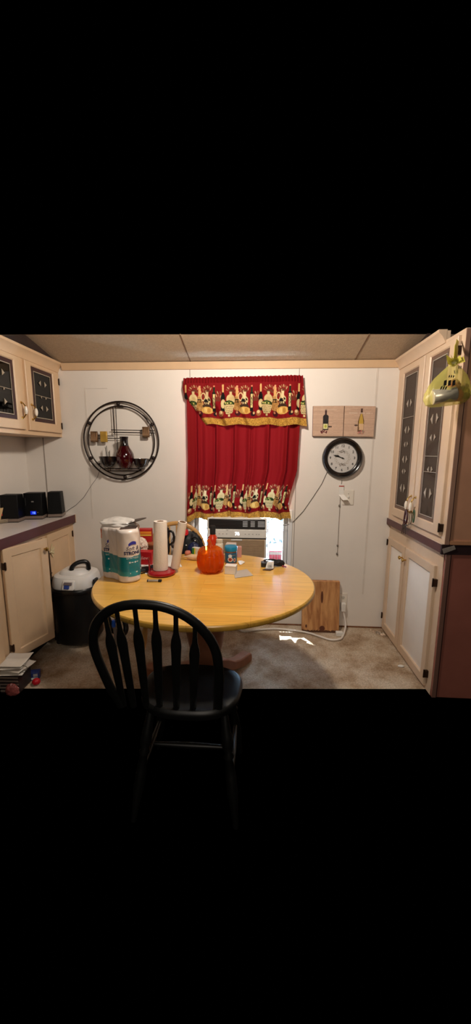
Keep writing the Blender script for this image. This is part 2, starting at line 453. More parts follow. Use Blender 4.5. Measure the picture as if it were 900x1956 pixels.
def curtain(name, label, pt, fold, nu, nv, width, height, rep, hem, mot_h, matname, bandcol, cat, mot_off=0.0, lining=None, phase=0.0, by_x=False):
    """pt(u,v) base surface point, fold(u,v) offset towards the room"""
    us = np.linspace(0, 1, nu + 1); vs = np.linspace(0, 1, nv + 1)
    U, Vv = np.meshgrid(us, vs)
    mb = MB(); pts = []
    for j in range(nv + 1):
        for i in range(nu + 1):
            u, v_ = us[i], vs[j]
            p = Vector(pt(u, v_)); p.y -= fold(u, v_)
            pts.append(p)
    fs = [(j * (nu + 1) + i, j * (nu + 1) + i + 1, (j + 1) * (nu + 1) + i + 1, (j + 1) * (nu + 1) + i) for j in range(nv) for i in range(nu)]
    mb.add(pts, fs)
    Uf = U.ravel(); Vf = Vv.ravel() * height            # height above the lower edge
    C = np.tile(RED, (len(Uf), 1))
    wob = hashn(np.floor(Uf * 900), np.floor(Vf * 300)) * .05
    C *= (.96 + wob)[:, None]
    xs_ = np.array([p.x for p in pts])
    Um = np.mod(((xs_ + .6) if by_x else Uf * width) / rep + phase, 1.0); Vm = (Vf - hem) / mot_h
    sel = (Vm > 0) & (Vm < 1.02)
    cs = C[sel]; motif(cs, Um[sel], Vm[sel], rep / mot_h); C[sel] = cs
    # gold woven hem
    h = Vf < hem
    gold = np.array(lin((196, 150, 68))); gd = np.array(lin((146, 104, 44)))
    w = hashn(np.floor(Uf * width * 260), np.floor(Vf * 260))
    C[h] = np.where((w[h] > .62)[:, None], gd, gold * (.8 + .4 * hashn(np.floor(Uf[h] * width * 90), np.floor(Vf[h] * 200)))[:, None])
    edge = (Vf >= hem) & (Vf < hem + .008); C[edge] = np.array(lin((120, 24, 26)))
    o = mb.build(name, mat(matname, (255, 255, 255), .8, var=0, attr=True, trans=.025, spec=.15), None, smooth=180, cols=C, recalc=False)
    tag(o, label, cat)
    return o
# lower curtain
lw = [(-.552, 1.80), (-.550, 1.39), (-.567, .93)]
def lerp(a, b, t): return a + (b - a) * t
def interp(tab, z):
    for (xa, za), (xb, zb) in zip(tab, tab[1:]):
        if zb <= z <= za: return lerp(xb, xa, (z - zb) / (za - zb))
    return tab[0][0] if z > tab[0][1] else tab[-1][0]
rw = [(.318, 1.99), (.316, 1.66), (.306, 1.32), (.262, 1.15), (.245, 1.06), (.272, .93)]
def cpt(u, v):
    z0 = .918 + .022 * u + .010 * math.sin(u * 19) + (.03 * max(0, .08 - u) / .08) * -1
    z = lerp(z0, 1.985, v)
    xa = interp(lw, max(z, .93)) ; xb = interp(rw, max(z, .931))
    w = u + .012 * math.sin(u * 38) * (1 - .3 * v)
    return (lerp(xa, xb, w), -.042, z)
def cfold(u, v):
    g = .5 + .5 * (1 - v)
    return g * (.017 * math.sin(u * 44 + 1.2 * math.sin(v * 2)) + .013 * math.sin(u * 71 + .8) + .007 * math.sin(u * 113 + 2)) + .012 * math.sin(u * 9 + .5) * g
cur = curtain('window_curtain', 'long red curtain printed with wine bottles, gathered over the air conditioner', cpt, cfold, 420, 300, 1.15, 1.05, .285, .052, .245, 'curtain_print', None, 'curtain', phase=.0)
# valance
lv = [(-.578, 2.012), (-.585, 1.946), (-.57, 1.869), (-.498, 1.80), (-.41, 1.67)]
def vpt(u, v):
    za = lerp(1.668, 2.014, v); zb = lerp(1.664, 2.030, v)
    if u < .3:
        za -= .004 * math.sin(v * 6)
    z = lerp(za, zb, u) + .006 * math.sin(u * 23) * (1 - v) + .002 * math.sin(u * 190) * (v > .9)
    xa = interp(lv, max(1.67, min(2.012, za))); xb = lerp(.372, .330, v)
    return (lerp(xa, xb, u), -.075, z)
def vfold(u, v):
    g = (1 - v) * .9 + .18
    s = .012 * math.sin(u * 31) + .008 * math.sin(u * 57 + 1) + .004 * math.sin(u * 90)
    e = math.exp(-((1 - u) / .03) ** 2) * -.03 + math.exp(-(u / .03) ** 2) * -.03
    return g * s + e * .8 + .006 * math.sin(u * 260) * (v > .88)
val = curtain('curtain_valance', 'short red valance with a wine bottle print and gold hem, gathered on its rod', vpt, vfold, 460, 130, .93, .352, .287, .052, .262, 'valance_print', None, 'valance', phase=-.02, by_x=True)
t = thing('curtain_rod', 'thin rod with curled ends at the top of the red valance', 'curtain rod', (-.12, -.05, 2.0))
mb = MB(); mb.tube([(-.556, -.005, 1.997), (-.558, -.035, 1.998), (-.545, -.05, 1.999), (.30, -.05, 2.010), (.312, -.035, 2.010), (.312, -.005, 2.010)], .006, 8); mb.build('rod', WHITE, t, smooth=60)
for x, z in ((-.556, 1.997), (.312, 2.010)):
    mb = MB(); mb.box(x - .01, x + .01, -.006, 0, z - .02, z + .02); mb.build('bracket', WHITE, t)

# ------------------------------------------------------------------ cabinets
def PL(X):   # left run: s towards the camera, d into the room
    return lambda s, d, z: (X + d, -s, z)
def PR(X):
    return lambda s, d, z: (X - d, -s, z)
def rect(s0, s1, z0, z1, i, d): return [(s0 + i, d, z0 + i), (s1 - i, d, z0 + i), (s1 - i, d, z1 - i), (s0 + i, d, z1 - i)]
def panel_door(mb, s0, s1, z0, z1, thick=.018, P=None, fw=.055):
    prof = [(0, 0), (0, thick - .003), (.003, thick), (fw, thick), (fw + .006, thick - .007), (fw + .016, thick - .007), (fw + .034, thick - .001)]
    mb.rings([rect(s0, s1, z0, z1, i, d) for i, d in prof], P=P)
def frame_door(mb, s0, s1, z0, z1, o, thick=.018, P=None):
    a0, a1, b0, b1 = o
    rr = [rect(s0, s1, z0, z1, 0, 0), rect(s0, s1, z0, z1, 0, thick - .003), rect(s0, s1, z0, z1, .003, thick),
          rect(a0, a1, b0, b1, -.006, thick), rect(a0, a1, b0, b1, 0, thick - .006), rect(a0, a1, b0, b1, 0, 0)]
    mb.rings(rr, loop=True, P=P)
def hinge(P, s, z, parent, dd=.018):
    mb = MB(); mb.box(s - .008, s + .008, 0, dd + .003, z - .022, z + .022, P=P)
    mb.tube([(s, dd + .004, z - .026), (s, dd + .004, z + .026)], .004, 8, P=P)
    mb.build('hinge', mat('bronze_hinge', (52, 34, 24), .4, metal=.6), parent)
def knob(P, s, z, parent, d=.018, m=None):
    mb = MB(); mb.lathe([(.006, 0), (.005, .012), (.010, .017), (.0145, .022), (.013, .028), (.006, .031), (.0001, .0315)], 16, P=lambda a, b, c: P(s + a, d + c, z + b))
    return mb.build('knob', m or BRASS, parent, smooth=50)
def pull(P, s, z, parent, d=.018, h=.10):
    """brass bow pull with a white porcelain grip"""
    mb = MB()
    mb.tube([(s, d, z - h / 2), (s, d + .012, z - h / 2 + .004), (s, d + .026, z - h * .28), (s, d + .03, z), (s, d + .026, z + h * .28), (s, d + .012, z + h / 2 - .004), (s, d, z + h / 2)], .0045, 8, P=P)
    for q in (-1, 1):
        mb.lathe([(.009, 0), (.009, .003), (.0001, .006)], 12, P=lambda a, b, c: P(s + a, d + c, z + q * h / 2 + b))
    g = mb.build('handle', BRASS, parent, smooth=50)
    return g
def grip(P, s, z, parent, d=.018, h=.05):
    mb = MB(); mb.lathe([(.0001, -h / 2), (.006, -h / 2), (.010, -h / 4), (.0115, 0), (.010, h / 4), (.006, h / 2), (.0001, h / 2)], 14, P=lambda a, b, c: P(s + a, d + .03 + b, z + c))
    o = mb.build('handle_grip', mat('porcelain', (236, 226, 212), .2), parent, smooth=50); o['label'] = 'white porcelain grip'
def leading(P, a0, a1, b0, b1, dia, lines, parent, m, border=.02, d=.010, bm=None):
    """dark border, light came lines and bevelled diamonds on a pane"""
    mb = MB()
    mb.rings([rect(a0, a1, b0, b1, -.002, d), rect(a0, a1, b0, b1, border, d + .001), rect(a0, a1, b0, b1, border, d - .002), rect(a0, a1, b0, b1, -.002, d - .002)], loop=True, P=P)
    mb.build('pane_border', bm, parent)
    mb = MB(); w = .0028
    def bar(s0, z0, s1, z1): mb.box(min(s0, s1) - w, max(s0, s1) + w, d, d + .003, min(z0, z1) - w, max(z0, z1) + w, P=P)
    c0, c1, e0, e1 = a0 + border + .006, a1 - border - .006, b0 + border + .006, b1 - border - .006
    bar(c0, e0, c1, e0); bar(c0, e1, c1, e1)
    w = .0016
    bar(c0, e0, c0, e1); bar(c1, e0, c1, e1)
    for z in lines: bar(c0, z, c1, z)
    mid = (a0 + a1) / 2
    for z, hs, hz, gap in dia:
        for q in (-1, 1):
            s = mid + q * gap
            mb.prism([(s - q * hs * .35, z - hz * .72), (s - q * hs * .35, z + hz * .72), (s + q * hs * .1, z + hz * .28), (s + q * hs * .5, z), (s + q * hs * .1, z - hz * .28)], d, d + .004, 'y', P=P)
    mb.build('leading', m, parent)

LEAD_L = mat('leading_pale', (176, 160, 140), .3, metal=.3)
LEAD_R = mat('leading_grey', (170, 158, 146), .4, metal=.1)
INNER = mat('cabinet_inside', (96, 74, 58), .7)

# left wall cabinet ---------------------------------------------------
P = PL(-1.60)
WC0, WC1 = .0, 1.35
t = thing('wall_cabinet', 'cream wall cabinet with two leaded glass doors, mounted above the stereo', 'cabinet', (-1.76, -.6, 1.57))
zb, zt = 1.572, 2.075
doors = [(.022, .435, 1.603, 2.070), (.475, .90, 1.603, 2.070), (.925, 1.33, 1.603, 2.07)]
opens = [(.105, .368, 1.668, 2.044), (.552, .82, 1.664, 2.036), (1.0, 1.26, 1.664, 2.036)]
mb = MB()
D = -.312
mb.box(WC0, WC1, D, -.002, zb, zb + .018, P=P); mb.box(WC0, WC1, D, -.002, zt + .02, zt + .038, P=P)
mb.box(WC0, WC0 + .018, D, -.002, zb, zt + .03, P=P); mb.box(WC1 - .018, WC1, D, -.002, zb, zt + .03, P=P)
mb.box(WC0, WC1, D, D + .008, zb, zt + .03, P=P)
for (a, b_, c, d_), op in zip(doors, opens): pass
mb.box(WC0, WC1, -.02, 0, zb, 1.618, P=P); mb.box(WC0, WC1, -.02, 0, 2.055, 2.14, P=P)
for s0, s1 in ((0, .04), (.42, .49), (.885, .94), (1.31, 1.35)): mb.box(s0, s1, -.0195, -.0003, zb, 2.12, P=P)
mb.build('carcass', CREAM, t)
mb = MB(); mb.box(WC0 + .02, WC1 - .02, D + .01, -.03, 1.826, 1.842, P=P); mb.build('shelf', CREAM, t)
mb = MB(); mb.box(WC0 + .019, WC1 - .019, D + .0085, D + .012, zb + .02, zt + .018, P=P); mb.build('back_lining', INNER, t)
prof = [(-.001, 2.075), (.006, 2.075), (.010, 2.085), (.014, 2.095), (.022, 2.108), (.034, 2.122), (.044, 2.130), (.046, 2.146), (-.001, 2.146)]
mb = MB(); mb.add([P(s, d, z) for s in (0, WC1) for d, z in prof], [tuple(range(9)), tuple(range(9, 18))[::-1]] + [(i, (i + 1) % 9, 9 + (i + 1) % 9, 9 + i) for i in range(9)])
mb.build('crown_moulding', CREAM, t, smooth=35)
mb = MB(); mb.prism([(-.0, 2.146), (-.66, 2.146), (-.66, 2.149), (-.41, czi(-.41) - .003), (0, 2.1465)], -1.60, -1.578, 'x'); mb.build('filler_panel', DARKWOOD, t)
PANE_L = glass_mat('smoked_pane', (96, 84, 76), .07, .04)
BORD_L = mat('dark_border', (58, 30, 28), .5)
for (s0, s1, z0, z1), op in zip(doors, opens):
    mb = MB(); frame_door(mb, s0, s1, z0, z1, op, P=P); dr = mb.build('door', CREAM, t, smooth=30)
    mb = MB(); mb.box(op[0] - .004, op[1] + .004, .005, .008, op[2] - .004, op[3] + .004, P=P); mb.build('pane', PANE_L, dr)
    zc = (op[2] + op[3]) / 2
    leading(P, *op, [(zc + .09, .028, .026, .034), (zc - .085, .028, .026, .034), (zc - .008, .014, .012, .03)], [zc], dr, LEAD_L, .024, bm=BORD_L)
    first = s0 < .1
    hs = (s1 - .036) if first else (s0 + .036 if s0 < .6 else s1 - .036)
    pull(P, hs, 1.728, dr); grip(P, hs, 1.728, dr)
    for hz in (1.66, 2.0):
        hinge(P, s0 + .004 if first else s1 - .004, hz, dr)

# left counter --------------------------------------------------------
t = thing('counter_top', 'pale grey laminate counter with a maroon front edge under the stereo', 'counter', (-1.72, -.6, .90))
mb = MB(); mb.box(XL + .002, -1.537, -1.3, -.002, .895, .934); mb.build('slab', LAMI, t)
mb = MB(); mb.box(-1.5365, -1.533, -1.3, -.006, .868, .9335); 
mb.build('front_edge', MAROON, t)
mb = MB(); mb.box(-1.5365, -1.530, -.0055, -.0005, .868, .934); mb.build('edge_cap', CREAM, t)
# left base cabinet
P = PL(-1.56)
t = thing('base_cabinet', 'cream base cabinet with one door swung open beside the vacuum', 'cabinet', (-1.72, -.6, 0))
mb = MB(); D = -.35
mb.box(0, .018, D, -.002, .08, .894, P=P); mb.box(1.28, 1.30, D, -.002, .08, .894, P=P)
mb.box(0, 1.3, D, D + .01, .08, .894, P=P); mb.box(0, 1.3, D, -.002, .08, .098, P=P)
mb.box(0, 1.3, -.02, 0, .835, .867, P=P); mb.box(0, 1.3, -.02, 0, .08, .12, P=P)
for s0, s1 in ((0, .05), (.40, .44), (.87, .95), (1.26, 1.3)): mb.box(s0, s1, -.0195, -.0003, .08, .866, P=P)
mb.build('carcass', CREAM, t)
mb = MB(); mb.box(0, 1.3, -.06, -.04, 0, .08, P=P); mb.build('toe_kick', mat('toe_black', (22, 18, 16), .8), t)
mb = MB(); mb.box(.02, 1.28, D + .012, -.03, .45, .465, P=P); mb.build('shelf', CREAM, t)
mb = MB(); panel_door(mb, .052, .405, .10, .845, P=P); dr = mb.build('door', CREAM, t, smooth=30)
hinge(P, .052, .78, dr); hinge(P, .052, .16, dr)
mb = MB()
mb.tube([P(.412, .02, .73), P(.412, .024, .70), P(.41, .026, .55), P(.412, .024, .33)], .005, 6)
for z in (.56, .50, .44, .38): mb.lathe([(.0001, -.008), (.008, 0), (.0001, .008)], 10, c=P(.412, .03, z))
mb.build('beaded_cord', mat('cord_brown', (60, 42, 30), .6), dr)
mb = MB()
for a in (-.9, -.3, .4, 1.1):
    mb.prism([(.395, .715), (.395 - .05 * math.cos(a), .715 + .05 * math.sin(a) - .012), (.395 - .055 * math.cos(a), .715 + .05 * math.sin(a) + .012)], .024, .028 + a * .002, 'y', P=P)
mb.lathe([(.0001, -.012), (.012, 0), (.0001, .012)], 10, c=P(.395, .03, .715))
mb.build('ribbon_bow', mat('cream_ribbon', (214, 200, 160), .7), dr)
# open door, swung out on its camera-side hinge
hp = Vector((-1.552, -.878, 0)); ep = Vector((-1.455, -.571, 0))
ax = (ep - hp); wl = ax.length; ax.normalize(); nr = Vector((ax.y, -ax.x, 0))
PO = lambda s, d, z: tuple(hp + ax * s + nr * d + Vector((0, 0, z)))
mb = MB(); panel_door(mb, 0, wl, .135, .868, P=PO); dr = mb.build('door', CREAM, t, smooth=30)
knob(PO, wl - .03, .80, dr)
hinge(PO, .006, .76, dr); hinge(PO, .006, .22, dr)
mb = MB(); panel_door(mb, .94, 1.27, .10, .845, P=P); dr = mb.build('door', CREAM, t, smooth=30); knob(P, .97, .8, dr)

# right hutch ---------------------------------------------------------
HN = .868     # camera-side end of the hutch
PU = PR(1.055)
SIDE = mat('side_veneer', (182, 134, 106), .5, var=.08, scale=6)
SIDE_D = mat('side_veneer_shaded', (150, 90, 76), .5, var=.08, scale=6)  # brown-maroon lower veneer, counter overhang shade included in the colour
t = thing('display_cabinet', 'tall cream glass-door hutch top standing on the right counter', 'cabinet', (1.2, -.45, .95))
mb = MB(); D = -.34; zb, zt = .951, 2.09
mb.box(0, HN - .004, D, D + .01, zb, zt, P=PU); mb.box(0, .018, D, -.002, zb, zt, P=PU)
mb.box(0, HN - .004, D, -.002, zb, zb + .02, P=PU); mb.box(0, HN - .004, D, -.002, 2.07, 2.088, P=PU)
mb.box(0, HN, -.02, 0, zb, .998, P=PU); mb.box(0, .67, -.02, 0, 2.055, 2.14, P=PU); mb.box(.67, HN, -.02, 0, 2.055, 2.09, P=PU)
for s0, s1 in ((0, .118), (.44, .495), (.826, HN)): mb.box(s0, s1, -.0195, -.0003, zb, 2.085, P=PU)
mb.build('carcass', CREAM_R, t)
for z in (1.32, 1.68):
    mb = MB(); mb.box(.02, HN - .03, D + .012, -.03, z, z + .014, P=PU); mb.build('shelf', CREAM_R, t)
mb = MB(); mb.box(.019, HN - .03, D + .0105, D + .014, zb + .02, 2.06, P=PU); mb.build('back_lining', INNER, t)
# side panel facing the camera: stile, groove, panel
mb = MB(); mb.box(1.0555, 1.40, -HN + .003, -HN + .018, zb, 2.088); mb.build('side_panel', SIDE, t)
mb = MB(); mb.box(1.056, 1.078, -HN - .004, -HN + .003, zb, 2.086); mb.build('side_stile', mat('stile_brown', (150, 116, 98), .5), t)
mb = MB(); mb.box(1.078, 1.084, -HN + .0, -HN + .003, zb + .02, 2.086); mb.build('side_groove', mat('groove_dark', (58, 30, 26), .6), t)
mb = MB(); mb.box(1.084, 1.40, -HN - .004, -HN + .003, zb, zb + .022); mb.build('side_rail', mat('rail_tan', (176, 126, 92), .5), t)
mb = MB(); mb.add([PU(s, d, z) for s in (0, .67) for d, z in prof], [tuple(range(9)), tuple(range(9, 18))[::-1]] + [(i, (i + 1) % 9, 9 + (i + 1) % 9, 9 + i) for i in range(9)])
mb.build('crown_moulding', CREAM_R, t, smooth=35)
mb = MB(); mb.prism([(-.0, 2.146), (-.36, 2.146), (-.36, czi(-.36) - .004), (0, 2.1465)], 1.079, 1.10, 'x'); mb.build('filler_panel', DARKWOOD, t)
BORD_R = mat('lit_border', (112, 88, 74), .5)  # brown border lightened in colour for the stronger light on this side
PANE_R = glass_mat('display_pane', (150, 140, 134), .06, .05, haze=.34, hz=(120, 104, 94))
dd = [((.112, .456, .990, 2.065), (.136, .376, 1.052, 2.018)), ((.470, .832, .990, 2.065), (.532, .750, 1.050, 2.03))]
hd = []
for k, ((s0, s1, z0, z1), op) in enumerate(dd):
    mb = MB(); frame_door(mb, s0, s1, z0, z1, op, P=PU); dr = mb.build('door', CREAM_R, t, smooth=30); hd.append(dr)
    mb = MB(); mb.box(op[0] - .004, op[1] + .004, .005, .008, op[2] - .004, op[3] + .004, P=PU); mb.build('pane', PANE_R, dr)
    zs = [1.80, 1.585, 1.39, 1.19]
    leading(PU, *op, [(1.80, .028, .034, .028), (1.62, .028, .034, .028), (1.52, .020, .024, .022), (1.415, .028, .034, .028), (1.33, .02, .024, .02), (1.21, .028, .040, .028)] if k == 0 else
            [(1.66, .028, .040, .032), (1.55, .022, .026, .024), (1.36, .02, .024, .022), (1.215, .028, .044, .034)], [1.705] if k == 0 else [1.44, 1.345], dr, LEAD_R, .020, bm=BORD_R)
    hs = s1 - .026 if k == 0 else s0 + .030
    pull(PU, hs, 1.118, dr, h=.11); grip(PU, hs, 1.112, dr, h=.055)
hinge(PU, .834, 1.04, hd[1], .020)
hinge(PU, .834, 1.99, hd[1], .020)
mb = MB(); mb.lathe([(.0001, 0), (.006, .002), (.006, .006), (.0001, .008)], 10, P=lambda a, b, c: PU(.463 + a, c, 1.60 + b)); mb.build('latch', WHITE, t)

# right counter
t = thing('hutch_counter', 'narrow counter with a maroon edge between hutch top and lower cupboard', 'counter', (1.2, -.45, .9))
mb = MB(); mb.box(1.046, 1.40, -.855, -.002, .905, .949); mb.build('slab', mat('counter_pale', (220, 204, 190), .4), t)
mb = MB(); mb.box(1.042, 1.0457, -.858, -.004, .900, .948); mb.build('front_edge', MAROON, t)
mb = MB(); mb.box(1.042, 1.40, -.868, -.8555, .893, .9485); mb.build('end_edge', mat('end_edge_shaded', (40, 22, 24), .5), t)  # maroon edge continued, its shadow put into a darker colour
# right base
PB = PR(1.072)
t = thing('lower_cupboard', 'cream lower cupboard with two raised panel doors under the hutch', 'cabinet', (1.2, -.45, 0))
mb = MB(); D = -.32
mb.box(0, HN - .02, D, D + .01, 0, .895, P=PB); mb.box(0, .018, D, -.002, .0, .895, P=PB)
mb.box(0, HN - .02, D, -.002, .04, .058, P=PB)
mb.box(0, .845, -.02, 0, .80, .899, P=PB); mb.box(0, .845, -.02, 0, .0, .04, P=PB)
for s0, s1 in ((0, .04), (.345, .385), (.78, .845)): mb.box(s0, s1, -.0195, -.0003, .0, .899, P=PB)
mb.build('carcass', CREAM_R, t)
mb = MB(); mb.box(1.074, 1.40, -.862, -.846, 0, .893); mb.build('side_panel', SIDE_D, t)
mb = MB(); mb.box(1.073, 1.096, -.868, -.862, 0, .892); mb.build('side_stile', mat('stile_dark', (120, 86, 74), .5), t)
mb = MB(); mb.box(1.096, 1.103, -.865, -.862, 0, .892); mb.build('side_groove', MATS['groove_dark'], t)
mb = MB(); mb.box(.03, .84, -.3, -.025, .45, .465, P=PB); mb.build('shelf', CREAM_R, t)
for s0, s1, ks in ((.028, .355, .332), (.365, .785, .39)):
    mb = MB(); frame_door(mb, s0, s1, .022, .80, (s0 + .05, s1 - .05, .085, .74), P=PB)
    dr = mb.build('door', CREAM_R, t, smooth=30)
    mb = MB()
    a0, a1, b0, b1 = s0 + .05, s1 - .05, .085, .74
    mb.rings([rect(a0, a1, b0, b1, -.004, .002), rect(a0, a1, b0, b1, -.004, .006), rect(a0, a1, b0, b1, .012, .006), rect(a0, a1, b0, b1, .034, .014)], P=PB)
    mb.build('door_panel', PANEL_R, dr, smooth=30)
    knob(PB, ks, .715, dr)
    hs = s0 - .0 if s0 < .1 else s1 + .012
    for hz in ((.755, .13) if s0 < .1 else (.70, .11)): hinge(PB, hs, hz, dr, .02)


# ------------------------------------------------------------------ wall sculpture
t = thing('wall_sculpture', 'round dark metal wall sculpture holding a red vase and two bowls', 'wall art', (-1.095, -.03, 1.543))
cx, cz = -1.097, 1.543
def circ(r, n=72, y=-.03, sx=1.0): return [(cx + r * sx * math.cos(2 * PI * i / n), y, cz + r * math.sin(2 * PI * i / n)) for i in range(n)]
mb = MB(); mb.tube(circ(.306), .0065, 8, closed=True); mb.build('outer_ring', IRON, t, smooth=60)
mb = MB(); mb.tube(circ(.272), .0055, 8, closed=True); mb.build('inner_ring', IRON, t, smooth=60)
for a in (92, 27, -27, -86, -152, 151):
    a = math.radians(a); r = .289
    mb = MB(); mb.lathe([(.0001, -.014), (.012, -.010), (.0145, 0), (.012, .010), (.0001, .014)], 12, c=(cx + r * math.cos(a), -.03, cz + r * math.sin(a))); mb.build('stud', IRON, t, smooth=60)
def rod(p, q, r=.0032, m=None):
    mb = MB(); mb.tube([p, q], r, 6); return mb.build('rod', m or IRON, t)
def sp(zx, zy, Y=-.032):   # crop pixel -> wall point
    return tuple(on_y(150 + zx / 5.294, 755 + zy / 5.291, Y))
for a, b in (((345, 118), (360, 385)), ((375, 115), (394, 565)), ((330, 350), (768, 358)), ((350, 376), (770, 383)), ((118, 432), (440, 436)), ((120, 408), (357, 412)),
             ((262, 740), (662, 740)), ((300, 763), (640, 763))):
    rod(sp(*a), sp(*b))
rod(sp(385, 108, -.034), sp(735, 300, -.034), .003) if False else None
mb = MB(); mb.tube([sp(400, 112), sp(500, 122), sp(580, 152), sp(660, 205), sp(720, 262)], .003, 6); mb.build('rod', IRON, t)
for a, b in (((270, 525), (284, 630)), ((281, 510), (294, 630)), ((306, 570), (306, 630)), ((313, 558), (316, 630)), ((298, 715), (298, 768)), ((322, 715), (322, 768))):
    rod(sp(*a, -.07), sp(*b, -.07), .0025)
BRZ = mat('patina_bronze', (112, 84, 60), .4, metal=.5, var=.45, scale=40)
GOLD = mat('gold_leaf', (188, 150, 66), .4, metal=.4, var=.15, scale=30)
for (xa, ya, xb, yb), m, nm in (((128, 366, 204, 474), BRZ, 'bronze_square'), ((226, 366, 300, 474), GOLD, 'gold_square'), ((650, 320, 724, 426), BRZ, 'bronze_square')):
    a = sp(xa, ya); b = sp(xb, yb)
    mb = MB(); mb.box(a[0], b[0], -.052, -.036, b[2], a[2]); mb.build(nm, m, t, bev=.003)
    if m is BRZ:
        for k in range(4):
            x = lerp(a[0], b[0], .15 + k * .23); mb = MB(); mb.prism([(x - .006, b[2] + .012), (x + .006, b[2] + .012), (x + .001, a[2] - .012), (x - .001, a[2] - .012)], -.056, -.05, 'y'); mb.build('ridge', mat('ridge_tan', (156, 122, 92), .4, metal=.3), t)
REDGL = mat('red_glaze', (60, 8, 13), .12, var=.35, scale=7, coat=.6)
DKGL = mat('dark_glaze', (24, 16, 16), .18, var=.2, scale=10, coat=.5)
def vz(zx, zy): return sp(zx, zy, -.085)
b0 = vz(480, 738); s_ = (vz(570, 738)[0] - vz(390, 738)[0]) / 180
vx, vzb = vz(478, 738)[0], vz(478, 738)[2]
h_ = s_ * 306
prof_v = [(.0001, 0), (.42, 0), (.50, .01), (.56, .04), (.78, .13), (.96, .26), (1.0, .36), (.93, .47), (.76, .57), (.56, .66), (.44, .74), (.405, .82), (.41, .90), (.45, .97), (.47, 1.0), (.42, 1.0), (.36, .9), (.0001, .88)]
R_ = s_ * 90
mb = MB(); mb.lathe([(r * R_, z * h_) for r, z in prof_v if z <= .70 or False] + [(.5 * R_, .70 * h_)], 36, c=(vx, -.095, vzb), P=None)
va = mb.build('vase', REDGL, t, smooth=60); va['label'] = 'dark red glossy vase body'
mb = MB(); mb.lathe([(.50 * R_, .70 * h_)] + [(r * R_, z * h_) for r, z in prof_v if z > .70], 36, c=(vx, -.095, vzb)); mb.build('vase_neck', DKGL, t, smooth=60)
def bowl(zx0, zx1, zy0, zy1, Y):
    a = sp(zx0, zy0, Y); b = sp(zx1, zy1, Y); R = (b[0] - a[0]) / 2; H = a[2] - b[2]
    mb = MB(); mb.lathe([(.0001, 0), (R * .40, 0), (R * .62, H * .16), (R * .85, H * .52), (R, H), (R * .95, H), (R * .8, H * .55), (R * .5, H * .2), (.0001, H * .15)], 32, c=((a[0] + b[0]) / 2, Y - .0, b[2]))
    mb.build('bowl', DKGL, t, smooth=60)
bowl(212, 392, 618, 726, -.095)
bowl(552, 714, 640, 738, -.085)
mb = MB(); mb.box(cx - .02, cx + .02, -.03, -.001, cz + .262, cz + .28); mb.build('wall_hook', IRON, t)
mb = MB()
for a, b in ((-.2, .0), (.2, .0)): mb.box(cx + a - .006, cx + a + .006, -.026, -.001, cz - .19, cz - .178)
for x_ in (sp(420, 738)[0], sp(540, 738)[0], sp(640, 738)[0], sp(330, 738)[0]): mb.box(x_ - .003, x_ + .003, -.12, -.028, vzb - .008, vzb - .001)
mb.build('vase_support', IRON, t)
# radio antenna wire running down to the stereo
mb = MB(); mb.tube([sp(232, 660, -.004), sp(228, 715, -.004), sp(190, 830, -.004), on_y(176, 925, -.004), on_y(160, 950, -.004), on_y(145, 965, -.004), on_y(134, 972, -.004), (-1.60, -.03, .96)], .0016, 6)
tag(mb.build('antenna_wire', mat('wire_grey', (70, 62, 58), .5), None, smooth=60), 'thin dark wire hanging from the round wall sculpture to the stereo', 'wire')

